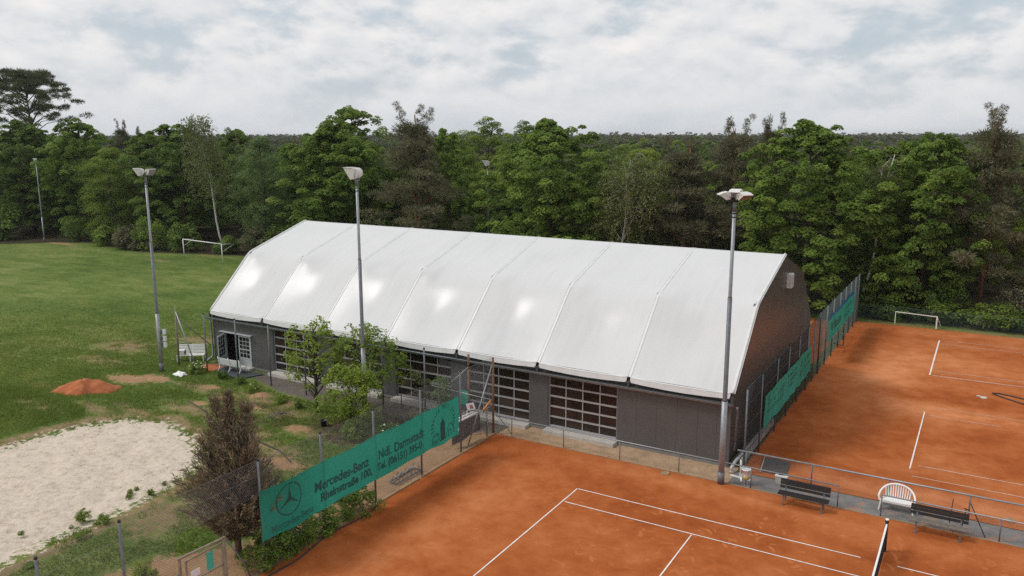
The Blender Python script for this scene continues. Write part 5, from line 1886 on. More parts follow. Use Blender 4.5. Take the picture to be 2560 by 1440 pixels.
def birch(seed, H=15.0, Rr=3.0, lean=(-2.5, 0.0), z0=0.38, strands=170, forks=0, leaf=0.13):
    rng = np.random.RandomState(seed)
    s = np.linspace(0, 1, 9)
    stem = [(lean[0] * (q ** 0.8) + 0.22 * math.sin(q * 7 + seed), lean[1] * q + 0.1 * math.sin(q * 5), H * q - 0.1) for q in s]
    mb = MB()
    mb.tube(stem, [0.13 * (1 - 0.85 * q) + 0.015 for q in s], 7)
    P, T = [], []
    stems = [stem]
    for k in range(forks):
        f0 = 0.25 + 0.15 * k
        i0 = int(f0 * 8)
        a = rng.rand() * 6.28
        e = [(stem[i0][0] + q * math.cos(a) * Rr * 0.8, stem[i0][1] + q * math.sin(a) * Rr * 0.8, stem[i0][2] + q * (H * 0.55)) for q in np.linspace(0, 1, 5)]
        mb.tube(e, [0.07, 0.06, 0.045, 0.03, 0.015], 6)
        stems.append(e)
    for k in range(strands):
        st = stems[rng.randint(len(stems))]
        q = z0 + (1 - z0) * rng.rand() ** 0.8
        i = q * (len(st) - 1)
        i0 = int(min(i, len(st) - 2))
        f = i - i0
        b = np.array(st[i0]) * (1 - f) + np.array(st[i0 + 1]) * f
        a = rng.rand() * 6.283
        ln = Rr * (0.35 + 0.75 * rng.rand()) * (1.15 - 0.6 * q)
        hx, hy = math.cos(a) * ln, math.sin(a) * ln
        dr = 0.5 + 1.6 * rng.rand()
        pts = [b, b + np.array([hx * 0.5, hy * 0.5, 0.55 * ln]), b + np.array([hx, hy, 0.35 * ln]), b + np.array([hx * 1.08, hy * 1.08, 0.35 * ln - dr])]
        if k % 6 == 0:
            mb.tube(pts[:3], [0.025, 0.015, 0.008], 4, False)
        for m_ in range(34):
            u = 0.35 + 0.65 * rng.rand()
            j = u * 3
            j0 = int(min(j, 2))
            g = j - j0
            P.append(pts[j0] * (1 - g) + pts[j0 + 1] * g + rng.normal(size=3) * 0.16)
    P = np.array(P)
    nr = rng.normal(size=P.shape)
    tint = np.clip(rng.rand(len(P)) * 0.9, 0, 1)
    cm_ = leaves_to_mesh('crown', P, nr, leaf * rng.uniform(0.8, 1.5, len(P)), tint, rng, 0.8)
    return cm_, mb.mesh('trunk')


TM = {}
TM['mapleA'] = broadleaf(1, 16, 5.6, 1.2, 530, 125, 0.215, (0.38, 0.85), flat=0.55, droop=0.35)
TM['mapleB'] = broadleaf(2, 16, 5.6, 1.2, 530, 125, 0.215, (0.38, 0.85), lobes=0.20, flat=0.55, droop=0.35)
TM['mapleC'] = broadleaf(3, 16, 5.6, 1.4, 510, 125, 0.215, (0.38, 0.85), lobes=0.22, flat=0.5, droop=0.4, squash=0.55)
TM['loose'] = broadleaf(4, 16, 5.2, 2.2, 230, 140, 0.205, lobes=0.22, rad=(0.45, 0.95), top_pow=0.6)
TM['ash'] = broadleaf(5, 15, 4.0, 1.6, 200, 160, 0.17, lobes=0.24, rad=(0.6, 1.2), flat=0.8, droop=0.2, aspect=0.45)
TM['poplar'] = broadleaf(6, 17, 3.6, 4.0, 110, 150, 0.20, lobes=0.36, rad=(0.6, 1.1), top_pow=0.6, aspect=0.7)
TM['pineA'] = pine(7, 17, 4.4, 2.6, 130, 170)
TM['pineB'] = pine(8, 16, 4.2, 1.6, 140, 170, spires=4)
TM['umbrella'] = pine(9, 26, 8.2, 8, 190, 190, 0.36, True, 0, 0.5)
TM['birchA'] = birch(10, 16.0, 3.2, (-2.8, 0.4), 0.38, 270, 0, 0.15)
TM['birchB'] = birch(11, 12.5, 3.6, (1.8, 0.3), 0.22, 420, 2, 0.16)
TM['birchC'] = birch(12, 13.0, 2.6, (2.2, 0.2), 0.55, 90, 2, 0.11)

EDGE = 'trees along the forest edge'


def tree(name, kind, x, y, h, w, h0, w0, leafm, barkm, label, cat='tree', rz=None, group=EDGE):
    """h0, w0: height and width of the source crown"""
    e = empty(name, (x, y, 0), rnd.uniform(0, 6.28) if rz is None else rz)
    e.scale = (w / w0, w / w0, h / h0)
    tag(e, label, cat, group)
    cm_, tm_ = TM[kind]
    key = (kind, leafm, barkm)
    if key not in TM:
        a, b = cm_.copy(), tm_.copy()
        a.materials.clear()
        a.materials.append(M[leafm])
        b.materials.clear()
        b.materials.append(M[barkm])
        TM[key] = (a, b)
    a, b = TM[key]
    cr_o = bpy.data.objects.new('crown', a)
    tr_o = bpy.data.objects.new('trunk', b)
    for q in (cr_o, tr_o):
        col.objects.link(q)
        q.parent = e
    return e


t_dark = tree('broadleaf_tree', 'mapleB', -114, 40.5, 17.6, 15, 16, 11.2, 'leaf_dark', 'bark', 'dark broad tree below the umbrella pine at far end of field')
t_umb = tree('umbrella_pine', 'umbrella', -129.5, 50, 26.2, 17.5, 26, 16.4, 'needle', 'bark', 'huge umbrella shaped pine towering above the left trees', rz=0.4)
tree('maple_tree', 'mapleA', -104.0, 43, 17.7, 12.5, 16, 11.2, 'leaf_maple', 'bark', 'rounded green maple right of the umbrella pine')
t_ash = tree('ash_tree', 'ash', -93.6, 40.6, 13.4, 9.5, 15, 8, 'leaf_light', 'bark', 'light green feathery tree standing forward at the field edge')
t_pine = tree('pine_tree', 'pineA', -141, 75, 18.2, 7, 17, 8.8, 'needle', 'bark_pine', 'taller of two distant pines in the gap above the left mast')
tree('pine_tree', 'pineB', -136.2, 76, 16.6, 5.5, 16, 8.4, 'needle', 'bark_pine', 'shorter of two distant pines in the gap above the left mast')
t_map = tree('maple_tree', 'mapleC', -86.0, 46.5, 16.9, 14.5, 16, 11.2, 'leaf_dark', 'bark', 'dark maple directly behind the leaning white birch')
tree('birch_tree', 'birchA', -72.4, 42.3, 16.6, 8.0, 16, 7.6, 'leaf_birch', 'bark_birch', 'slender leaning birch with bright white trunk behind football goal', rz=0.35)
t_loose = tree('broadleaf_tree', 'loose', -77, 49, 16.4, 9.5, 16, 10.4, 'leaf_dark', 'bark', 'dark ragged tree right of the leaning white birch')
tree('ash_tree', 'ash', -65.4, 43, 15.0, 9.0, 15, 8, 'leaf_ash', 'bark', 'blue green feathery tree between birch and large maple')
tree('maple_tree', 'mapleA', -54.9, 45.0, 17.0, 15.5, 16, 11.2, 'leaf_maple', 'bark', 'large maple behind the left half of the hall roof', rz=2.0)
tree('maple_tree', 'loose', -54.0, 47.0, 18.9, 12.5, 16, 10.4, 'leaf_maple', 'bark', 'tall open topped maple rising above the large left maple', rz=1.0)
tree('pine_tree', 'pineA', -40.2, 41.6, 18.2, 11.0, 17, 8.8, 'needle_brown', 'bark_pine', 'brownish pine with orange trunk behind the hall ridge', rz=0.9)
tree('maple_tree', 'mapleB', -40.2, 47.5, 15.9, 8.6, 16, 11.2, 'leaf_maple', 'bark', 'green maple half hidden right of the orange trunked pine')
t_pop = tree('poplar_tree', 'poplar', -55, 80, 17.9, 10.5, 17, 7.2, 'leaf_light', 'bark', 'distant loose poplar above the gap right of the brown pine')
tree('poplar_tree', 'poplar', -49.5, 82, 17.3, 9.0, 17, 7.2, 'leaf_ash', 'bark', 'distant poplar just left of the central maple top', rz=2.2)
t_bri = tree('broadleaf_tree', 'ash', -42.5, 65, 12.4, 12.5, 15, 8, 'leaf_bright', 'bark', 'yellow green tree in the gap by the thin distant mast')
tree('maple_tree', 'mapleC', -24.6, 43.8, 16.9, 14.4, 16, 11.2, 'leaf_maple', 'bark', 'broad central maple behind the middle of the hall', rz=0.6)
tree('birch_tree', 'birchB', -17.0, 42.0, 12.6, 8.4, 12.5, 8.6, 'leaf_birch', 'bark_birch', 'pale spreading birch right of the central maple', rz=0.3)
tree('broadleaf_tree', 'ash', -17.2, 51, 13.6, 11, 15, 8, 'leaf_bright', 'bark', 'bright green tree standing behind the spreading birch')
tree('pine_tree', 'pineB', -11.2, 46.0, 14.6, 11.0, 16, 8.4, 'needle_brown', 'bark_pine', 'wide brown pine behind the right part of the roof', rz=1.4)
tree('pine_tree', 'pineA', -7.6, 49.5, 16.6, 9.0, 17, 8.8, 'needle_brown', 'bark_pine', 'taller brown pine left of the near corner mast', rz=2.9)
tree('pine_tree', 'pineB', -4.9, 52.0, 16.8, 6.5, 16, 8.4, 'needle_brown', 'bark_pine', 'slim pine top just left of the big right maple', rz=4.4)
tree('maple_tree', 'mapleB', 0.6, 43.6, 16.4, 13.6, 16, 11.2, 'leaf_maple', 'bark', 'big round maple behind the hall gable', rz=1.2)
tree('birch_tree', 'birchC', 4.9, 44.6, 13.3, 5.8, 13, 6.4, 'leaf_birch', 'bark_birch', 'thin forked birch between the two right maples', rz=0.2)
tree('maple_tree', 'mapleA', 9.6, 45.6, 15.2, 10.4, 16, 11.2, 'leaf_maple', 'bark', 'layered maple behind the far courts', rz=3.7)
tree('pine_tree', 'pineA', 14.0, 47.0, 17.2, 9.5, 17, 8.8, 'needle_brown', 'bark_pine', 'brown pine with twin tops near the right picture edge', rz=5.1)
tree('broadleaf_tree', 'loose', 18.2, 48, 12.8, 8, 16, 10.4, 'leaf_bright', 'bark', 'light green tree cut by the right picture edge')
# second row, whose tops show between the front ones
row2 = [(-122, 46, 16.0, 12, 'mapleC', 'leaf_dark', 'second row dark tree at the left picture edge'),
        (-97, 50, 15.6, 12, 'mapleA', 'leaf_dark', 'second row dark tree behind the feathery field edge tree'),
        (-68, 52, 14.0, 11, 'mapleB', 'leaf_dark', 'second row dark tree behind the blue green feathery tree'),
        (-47, 52, 14.6, 11, 'mapleC', 'leaf_maple', 'second row maple between large left maple and brown pine'),
        (-30, 57, 11.0, 9, 'mapleB', 'leaf_light', 'second row light tree just left of the central maple'),
        (-12, 58, 12.0, 11, 'mapleC', 'leaf_light', 'second row light tree behind the wide brown pine'),
        (6.5, 52, 14.5, 11, 'mapleA', 'leaf_maple', 'second row maple behind the thin forked birch')]
for (x, y, h, w, kd, lm, lab) in row2:
    tree('broadleaf_tree', kd, x, y, h, w, 16, 11.2, lm, 'bark', lab)


# shrubs
def shrub_mesh(seed, n=36, per=90, leaf=0.20, rad=(0.35, 0.7), flat=0.8, stems=12):
    """unit shrub: radius 1, height 1.6"""
    rng = np.random.RandomState(seed)
    th = rng.rand(n) * 6.283
    ph = np.arccos(rng.rand(n) ** 0.8)
    r = rng.rand(n) ** 0.4
    C = np.stack([np.cos(th) * np.sin(ph) * r, np.sin(th) * np.sin(ph) * r, 0.12 + 1.15 * np.cos(ph) * r], 1)
    rd = rng.uniform(rad[0], rad[1], n) * 0.6
    pos, nr, idx = clump_leaves(rng, C, rd, per, flat, 0.15, C * 0.8)
    pos[:, 2] = np.abs(pos[:, 2])
    ct = rng.rand(n)
    tint = np.clip(0.15 + 0.45 * ct[idx] + 0.4 * rng.rand(len(pos)), 0, 1)
    cm_ = leaves_to_mesh('foliage', pos, nr, leaf * rng.uniform(0.7, 1.3, len(pos)), tint, rng, 0.65)
    mb = MB()
    for k in range(stems):
        c = C[rng.randint(n)]
        mb.tube([(0.08 * rng.randn(), 0.08 * rng.randn(), -0.05), c * 0.5 + np.array([0, 0, 0.1]), c], [0.03, 0.02, 0.008], 4, False)
    return cm_, mb.mesh('stems')


SM = [shrub_mesh(31, leaf=0.11), shrub_mesh(32, 30, 80, 0.13), shrub_mesh(33, 44, 70, 0.09)]


def shrub(x, y, w, h, leafm, label, k=0, name='shrub', cat='shrub', group='shrubs at the forest edge'):
    e = empty(name, (x, y, -0.02), rnd.uniform(0, 6.28))
    e.scale = (w / 2.2, w / 2.2, h / 1.5)
    tag(e, label, cat, group)
    cm_, sm_ = SM[k % 3]
    key = ('s', k % 3, leafm)
    if key not in TM:
        a = cm_.copy()
        a.materials.clear()
        a.materials.append(M[leafm])
        TM[key] = a
    if not sm_.materials:
        sm_.materials.append(M['twig'])
    f = bpy.data.objects.new('foliage', TM[key])
    s_ = bpy.data.objects.new('stems', sm_)
    for q in (f, s_):
        col.objects.link(q)
        q.parent = e
    return e


for i, (x, y, w, h, lm, lab) in enumerate([
        (-118, 33, 7, 5.5, 'leaf_dark', 'dark shrub at the left picture edge of field'), (-110, 34, 7, 6.0, 'leaf_dark', 'dark shrub left of the distant bare mast'),
        (-99, 38.5, 5, 4.0, 'leaf_dark', 'dark low shrub behind the distant field mast'), (-90, 38.0, 6, 3.4, 'leaf_light', 'olive shrub at foot of the feathery field edge tree'),
        (-84.5, 37.2, 6, 4.2, 'needle_brown', 'dry brownish bush at the field edge left of goal'), (-80.5, 37.0, 5, 5.0, 'leaf_maple', 'leafy green bush left of the football goal'),
        (-76, 39.0, 5, 4.6, 'leaf_dark', 'dark bush behind the left goal post'), (-69.5, 40.6, 4.4, 3.0, 'leaf_dark', 'low dark bush behind the goal crossbar'),
        (-64.5, 41.5, 6, 4.2, 'needle_brown', 'brown twiggy bush behind the right goal post'), (-60, 41.5, 6, 5.0, 'leaf_dark', 'dark bush beside the far hall gable'),
        (-50, 41.5, 6, 4.6, 'leaf_maple', 'green bush under the large left maple'), (-45, 41.5, 5, 3.6, 'leaf_dark', 'dark bush left of the orange pine trunk'),
        (-34.5, 42, 6, 5.6, 'leaf_ash', 'grey green bush right of the orange pine trunk'), (-30, 41.5, 6, 5.2, 'leaf_maple', 'green bush under left side of central maple'),
        (-20.5, 41.5, 6, 4.8, 'leaf_dark', 'dark bush under right side of central maple'), (-13.5, 42, 6, 5.6, 'leaf_ash', 'grey green bush at foot of the spreading birch'),
        (-8, 42, 6, 5.2, 'needle_brown', 'brownish bush under the wide brown pine'), (-3.8, 41.8, 5, 5.6, 'leaf_maple', 'green bush beneath left side of the big right maple'),
        (8.2, 42.6, 4.4, 2.0, 'leaf_dark', 'low dark bramble left behind the small goal'), (11.8, 42.6, 4.6, 2.2, 'leaf_light', 'pale leafed bramble right behind the small goal'),
        (15.2, 42.8, 4.6, 2.3, 'leaf_light', 'pale leafed bramble near the right picture edge'), (18.2, 42.8, 4.6, 2.2, 'leaf_dark', 'dark bramble cut by the right picture edge'),
        (5.6, 43.4, 3.4, 2.6, 'leaf_dark', 'dark bush at the end of the blue green fence'), (17.0, 44.8, 5.0, 4.0, 'needle_brown', 'dry brown bush behind the pale brambles')]):
    shrub(x, y, w, h, lm, lab, i)

# fallen branch at the forest edge
o = MB().tube([(7.4, 42.0, 0.6), (8.1, 42.0, 1.0), (8.9, 42.0, 1.08), (9.6, 42.0, 0.98)], [0.03, 0.05, 0.04, 0.02], 6).build('fallen_branch', M['greywood'])
tag(o, 'pale bare branch caught in brambles left of the small goal', 'branch')

# ---- saplings and beds in front of the hall
def sapling(x, y, label, seed, h, w, nclump, per, leaf, leafm, z0, trunk=0.05, lean=(0, 0), rad=(0.22, 0.45), name='sapling', lim=30, flat=0.7):
    rng = np.random.RandomState(seed)
    e = empty(name, (x, y, 0))
    tag(e, label, 'young tree', 'young trees in front of the hall')
    t_ = rng.rand(nclump) ** 0.8
    th = rng.rand(nclump) * 6.283
    rr_ = w / 2 * (0.45 + 0.75 * np.sin(np.pi * (0.15 + 0.8 * t_))) * np.maximum(0.2, rng.rand(nclump) ** 0.5) * 0.8
    C = np.stack([rr_ * np.cos(th) + lean[0] * t_, rr_ * np.sin(th) + lean[1] * t_, z0 + (h - z0) * t_], 1)
    rd = rng.uniform(rad[0], rad[1], nclump)
    pos, nr, idx = clump_leaves(rng, C, rd, per, flat, 0.3, None)
    ct = rng.rand(nclump)
    tint = np.clip(0.2 + 0.4 * ct[idx] + 0.4 * rng.rand(len(pos)), 0, 1)
    me = leaves_to_mesh('crown', pos, nr, leaf * rng.uniform(0.7, 1.4, len(pos)), tint, rng, 0.55)
    me.materials.append(M[leafm])
    link('crown', me, None, e)
    bp = [(0, 0, -0.05), (lean[0] * 0.1, 0.02, h * 0.3), (lean[0] * 0.5, lean[1] * 0.5, h * 0.6), (lean[0] * 0.9, lean[1] * 0.9, h * 0.93)]
    mb = MB()
    mb.tube(bp, [trunk, trunk * 0.85, trunk * 0.5, 0.01], 7)
    limbs(mb, rng, bp, C, trunk * 0.35, lim)
    mb.build('trunk', M['bark'], e)
    return e


sapling(-16.5, 1.54, 'sparse young tree with yellow green leaves left of second mast', 41, 5.1, 3.6, 105, 22, 0.16, 'leaf_bright', 1.5, 0.09, (-0.2, 0.1), (0.2, 0.42), lim=60)
sapling(-14.4, 2.9, 'denser green young tree just left of the second mast', 42, 4.7, 4.0, 125, 28, 0.15, 'leaf_light', 1.6, 0.07, (0.1, 0.2), (0.22, 0.45), lim=50)
sapling(-13.35, 0.75, 'bushy bright green young tree at foot of second mast', 43, 3.1, 3.5, 140, 42, 0.13, 'leaf_bright', 0.35, 0.05, (0, 0), (0.22, 0.42), lim=40)
sapling(-12.9, 4.35, 'small young tree with two leaf tufts before third sectional door', 44, 3.0, 1.7, 22, 40, 0.13, 'leaf_bright', 1.5, 0.03, (-0.3, 0), (0.2, 0.36), lim=14)
sapling(-11.6, 4.5, 'little shrubby tree with pale flowers near third sectional door', 45, 2.1, 1.3, 20, 40, 0.11, 'leaf_birch', 1.0, 0.03, (0, 0), (0.18, 0.32), lim=12)
sapling(-9.4, 3.2, 'feathery grey green shrub behind the right end of banner', 46, 2.6, 1.4, 24, 60, 0.10, 'leaf_ash', 0.5, 0.03, (0, 0), (0.2, 0.36), lim=14)


def low_plant(x, y, w, h, leafm, label, k, flowers=0, name='flowering_plant'):
    e = shrub(x, y, w, h, leafm, label, k, name, 'plant', 'low plants in the beds and by the sand')
    if flowers:
        rng = np.random.RandomState(int(abs(x * 10)))
        for q in range(flowers):
            a, r_ = rng.rand() * 6.28, rng.rand() ** 0.5
            mb = MB()
            mb.lathe([(0.0, 0.02), (0.055, 0.035), (0.075, 0.0)], (0, 0, 0), 7)
            o = mb.build('blossom', M['flower'], e)
            o.location = (r_ * math.cos(a) * 0.95, r_ * math.sin(a) * 0.95, 1.42 * (1 - 0.55 * r_) + 0.05)
    return e


low_plant(-28.35, 3.1, 1.3, 0.9, 'leaf_light', 'white flowering rose bush below the braced post', 0, 12)
low_plant(-26.0, 3.1, 0.9, 0.7, 'leaf_dark', 'small dark shrub at the corner of the grey mat', 1)
low_plant(-21.9, 1.95, 0.8, 0.9, 'leaf_light', 'white flowering rose bush on bare soil before hall', 2, 7)
low_plant(-24.3, 3.0, 0.8, 0.5, 'leaf_dark', 'small round shrub beside the gravel strip', 2)
low_plant(-19.2, 1.5, 0.9, 0.7, 'leaf_light', 'leafy shoot beside the sparse young tree', 0)
low_plant(-18.0, 1.6, 0.6, 0.5, 'leaf_dark', 'dark tuft between sandy molehills before hall', 1)
low_plant(-10.9, 0.9, 1.6, 0.8, 'leaf_dark', 'dark flowering plant behind the middle of banner', 1, 8)
low_plant(-10.4, 2.6, 1.8, 1.0, 'needle_brown', 'brown dry thicket behind the right half of banner', 2)
low_plant(-11.9, 2.2, 1.4, 0.7, 'needle_brown', 'low brown brush right of the second mast foot', 1)
low_plant(-9.2, 1.6, 1.2, 0.8, 'leaf_dark', 'dark weedy clump close behind right end of banner', 0)
low_plant(-12.2, -0.3, 1.6, 1.1, 'leaf_maple', 'green shrub low behind the banner fence', 0)
low_plant(-15.4, -12.4, 0.65, 0.55, 'leaf_light', 'larger green weed at the edge of the sand', 0)
low_plant(-14.4, -12.2, 0.55, 0.55, 'leaf_light', 'green weed right of the larger sand edge weed', 2)
low_plant(-15.2, -9.6, 0.35, 0.35, 'leaf_light', 'small weed on sand left of the dead conifer', 1)
low_plant(-16.0, -10.0, 0.3, 0.3, 'leaf_light', 'tiny weed further onto the sand', 0)
low_plant(-14.1, -13.3, 0.5, 0.32, 'leaf_maple', 'flat green tuft on the sand below the weeds', 2)
low_plant(-13.6, -15.4, 0.6, 0.3, 'leaf_maple', 'flat green tuft near lower left fence post', 1)
low_plant(-9.3, -14.0, 1.0, 1.0, 'leaf_bright', 'yellow green seedling tree left of the small gate', 0)
low_plant(-8.4, -14.9, 1.1, 0.8, 'leaf_birch', 'sparse leafy shrub at the small gate foot', 2)

rngw = np.random.RandomState(17)
ORD = ('first', 'second', 'third', 'fourth', 'fifth', 'sixth', 'seventh', 'eighth', 'ninth', 'tenth')
for k, yy in enumerate(sorted(-6.8 - rngw.uniform(0, 9.5, 10))[::-1]):
    xx = np.interp(yy, [-16, -13.9, -11.2, -9.3, -7.4], [-14.7, -14.9, -14.9, -15.2, -15.6]) + rngw.uniform(-1.8, 1.0)
    low_plant(xx, yy, rngw.uniform(0.18, 0.42), rngw.uniform(0.10, 0.25), ('leaf_light', 'leaf_maple', 'leaf_birch')[k % 3], ORD[k] + ' tiny weed along sand border counting from the dead conifer', k)

# brush pile
bp_ = empty('brush_pile', (-17.6, -0.2, 0))
tag(bp_, 'small pile of bare cut branches on the grass before hall', 'brush pile')
rng = np.random.RandomState(5)
for k in range(16):
    a = rng.rand() * 6.28
    l = 0.5 + 0.7 * rng.rand()
    MB().tube([(-l * math.cos(a), -l * math.sin(a), 0.03), (0.1 * rng.randn(), 0.1 * rng.randn(), 0.2 + 0.15 * rng.rand()), (l * math.cos(a + 0.4), l * math.sin(a + 0.4), 0.12 + 0.25 * rng.rand())],
              [0.008, 0.018, 0.006], 4, False).build('cut_branch', M['twig'] if k % 3 else M['greywood'], bp_)

# hedge of leafy shrubs under the banner
hr = empty('hedge', (-6.75, -8.9, 0))
tag(hr, 'low leafy green hedge growing along fence below the banner', 'hedge')
rng = np.random.RandomState(51)
n = 150
C = np.stack([rng.normal(0, 0.28, n), rng.uniform(-3.0, 3.1, n), 0.12 + 0.85 * rng.rand(n) ** 1.2], 1)
C[:, 0] += 0.12
pos, nr, idx = clump_leaves(rng, C, rng.uniform(0.16, 0.34, n), 70, 0.8, 0.2)
pos[:, 2] = np.abs(pos[:, 2])
tint = np.clip(0.1 + 0.5 * rng.rand(n)[idx] + 0.4 * rng.rand(len(pos)), 0, 1)
me = leaves_to_mesh('foliage', pos, nr, 0.10 * rng.uniform(0.7, 1.4, len(pos)), tint, rng, 0.6)
me.materials.append(M['leaf_maple'])
link('foliage', me, None, hr)
mb = MB()
for k in range(50):
    c = C[rng.randint(n)]
    mb.tube([(c[0] * 0.6, c[1] + 0.1 * rng.randn(), -0.03), c], [0.012, 0.005], 4, False)
mb.build('stems', M['twig'], hr)

# dead brown conifer beside the fence
dc = empty('dead_conifer', (-7.95, -11.2, 0))
tag(dc, 'dead brown conifer with bare twiggy top beside the fence', 'tree')
rng = np.random.RandomState(61)
mb = MB()
Hc = 6.1
leaders = [[(0, 0, -0.05), (-0.05, 0.0, 1.6), (-0.15, 0.1, 3.6), (-0.35, 0.25, Hc)], [(0, 0, 0.6), (-0.35, 0.1, 2.0), (-0.6, 0.1, 3.6), (-0.9, 0.15, 5.5)], [(0, 0, 0.8), (0.25, -0.1, 2.1), (0.35, 0.2, 3.6), (0.3, 0.5, 5.3)]]
for l in leaders:
    mb.tube(l, [0.13, 0.09, 0.05, 0.012], 7)
P, Dv, Ti = [], [], []
tw = []
for k in range(900):
    L = leaders[rng.choice(3, p=[0.5, 0.25, 0.25])]
    u = rng.rand() ** 0.85
    z = 0.7 + (Hc - 0.9) * u
    zs = [q[2] for q in L]
    z = min(max(z, zs[0]), zs[-1])
    b = np.array([np.interp(z, zs, [q[0] for q in L]), np.interp(z, zs, [q[1] for q in L]), z])
    a = rng.rand() * 6.283
    env = 1.75 * math.exp(-((z - 1.6) / 1.0) ** 2) + 1.05 * math.exp(-((z - 3.5) / 1.3) ** 2) + 0.12
    hi_ = min(1, max(0, (z - 1.2) / 2.0))
    ln = env * (0.45 + 0.6 * rng.rand()) * (1 - 0.38 * hi_)
    rise = (0.25 + 0.5 * rng.rand()) * (1 - hi_) + (1.3 + 1.3 * rng.rand()) * hi_
    e_ = b + np.array([math.cos(a) * ln, math.sin(a) * ln, rise * ln * 0.9])
    m_ = b * 0.5 + e_ * 0.5 + np.array([0, 0, -0.12 * ln])
    mb.tube([b, m_, e_], [0.014, 0.010, 0.004], 3, False)
    dens_ = 46 if z < 3.4 else 20
    if e_[2] > 4.6:
        dens_ = 6
    for j in range(dens_):
        q = 0.35 + 0.65 * rng.rand()
        pnt = (m_ * (1 - (q - 0.35) / 0.65) + e_ * ((q - 0.35) / 0.65))
        P.append(pnt + rng.normal(size=3) * 0.045)
        Dv.append((e_ - b) / np.linalg.norm(e_ - b) + rng.normal(size=3) * 0.33)
        Ti.append(min(1, max(0, 0.15 + 0.75 * rng.rand())))
mb.build('trunk', M['twig'], dc)
P, Dv, Ti = np.array(P), np.array(Dv), np.array(Ti)
me = blades_to_mesh('crown', P, Dv, 0.22 * rng.uniform(0.6, 1.3, len(P)), 0.040 * rng.uniform(0.7, 1.4, len(P)), Ti, rng)
me.materials.append(M['needle_dead'])
link('crown', me, None, dc)

# ------------------------------------------------------------------ grass blades near the camera side
rng = np.random.RandomState(71)
N = 900000
gx_, gy_ = rng.uniform(-62, -6.7, N), rng.uniform(-21, 18.0, N)
ix = np.clip(np.searchsorted(gx, gx_), 0, nxg - 1)
iy = np.clip(np.searchsorted(gy, gy_), 0, nyg - 1)
A = lambda arr: arr.reshape(nxg, nyg)[ix, iy]
bare = np.maximum.reduce([A(a_sand) * 1.25, A(a_dirt) * 1.25, A(a_gravel) * 1.3, A(a_mud) * 0.75, A(a_dry) * 0.85])
keep = (bare + 0.9 * (vnoise(gx_, gy_, 1.3, 4) - 0.5) + 0.25 * rng.rand(N)) < 0.56
fade = np.clip((gx_ + 62) / 26, 0, 1) * np.clip((18 - gy_) / 16, 0, 1)
keep &= rng.rand(N) < fade * 0.6
keep &= ~((gx_ > -29.9) & (gy_ > 5.0))
keep &= ~((gx_ > -24.6) & (gy_ > 3.4)) & ~((gx_ > -29.6) & (gy_ > 4.6))
gx_, gy_, bare_k = gx_[keep], gy_[keep], bare[keep]
gz_ = A(fz)[keep]
tall = np.zeros(len(gx_))
for b in [(-31.7, -5.8, 2.6, 1.2), (-29.0, -6.2, 2.6, 1.4), (-28.0, -5.6, 3.0, 1.0), (-33, -5.0, 2.5, 1.0)]:
    tall = np.maximum(tall, blob(gx_, gy_, *b))
ng = len(gx_)
dirv = np.stack([rng.normal(0, 0.55, ng), rng.normal(0, 0.55, ng), np.ones(ng)], 1)
ln_ = (0.07 + 0.09 * rng.rand(ng)) * (1 + 1.4 * tall) * (0.7 + 0.8 * vnoise(gx_, gy_, 0.6, 3))
tn = np.clip(0.10 + 0.75 * vnoise(gx_, gy_, 0.35, 4) * rng.uniform(0.7, 1.2, ng) + 0.55 * np.clip(bare_k - 0.3, 0, 1), 0, 1)
me = blades_to_mesh('grass', np.stack([gx_, gy_, gz_ - 0.01], 1), dirv, ln_, 0.030 + 0.025 * rng.rand(ng), tn, rng)
me.materials.append(M['grass'])
gr_o = link('grass', me)
tag(gr_o, 'grass blades around the sand pit and beds', 'grass', kind='stuff')

# ------------------------------------------------------------------ wood behind the forest edge, to the horizon
def wood_object(name, proto, pts, sxy, sz, label):
    n = len(pts)
    me = bpy.data.meshes.new(name)
    me.vertices.add(n)
    me.vertices.foreach_set('co', np.asarray(pts, np.float32).ravel())
    a = me.attributes.new('size', 'FLOAT_VECTOR', 'POINT')
    a.data.foreach_set('vector', np.stack([sxy, sxy, sz], 1).astype(np.float32).ravel())
    a = me.attributes.new('turn', 'FLOAT', 'POINT')
    a.data.foreach_set('value', (np.random.RandomState(n).rand(n) * 6.28).astype(np.float32))
    o = link(name, me)
    tag(o, label, 'wood', kind='stuff')
    ng_ = bpy.data.node_groups.new(name, 'GeometryNodeTree')
    ng_.interface.new_socket('Geometry', in_out='INPUT', socket_type='NodeSocketGeometry')
    ng_.interface.new_socket('Geometry', in_out='OUTPUT', socket_type='NodeSocketGeometry')
    gi = ng_.nodes.new('NodeGroupInput')
    go = ng_.nodes.new('NodeGroupOutput')
    inst = ng_.nodes.new('GeometryNodeInstanceOnPoints')
    oi = ng_.nodes.new('GeometryNodeObjectInfo')
    oi.inputs['Object'].default_value = proto
    oi.transform_space = 'ORIGINAL'
    oi.inputs['As Instance'].default_value = True
    na = ng_.nodes.new('GeometryNodeInputNamedAttribute')
    na.data_type = 'FLOAT_VECTOR'
    na.inputs['Name'].default_value = 'size'
    nt_ = ng_.nodes.new('GeometryNodeInputNamedAttribute')
    nt_.data_type = 'FLOAT'
    nt_.inputs['Name'].default_value = 'turn'
    cx = ng_.nodes.new('ShaderNodeCombineXYZ')
    L = ng_.links.new
    L(gi.outputs[0], inst.inputs['Points'])
    L(oi.outputs['Geometry'], inst.inputs['Instance'])
    L(na.outputs[0], inst.inputs['Scale'])
    L(nt_.outputs[0], cx.inputs[2])
    L(cx.outputs[0], inst.inputs['Rotation'])
    L(inst.outputs[0], go.inputs[0])
    md = o.modifiers.new('wood', 'NODES')
    md.node_group = ng_
    return o


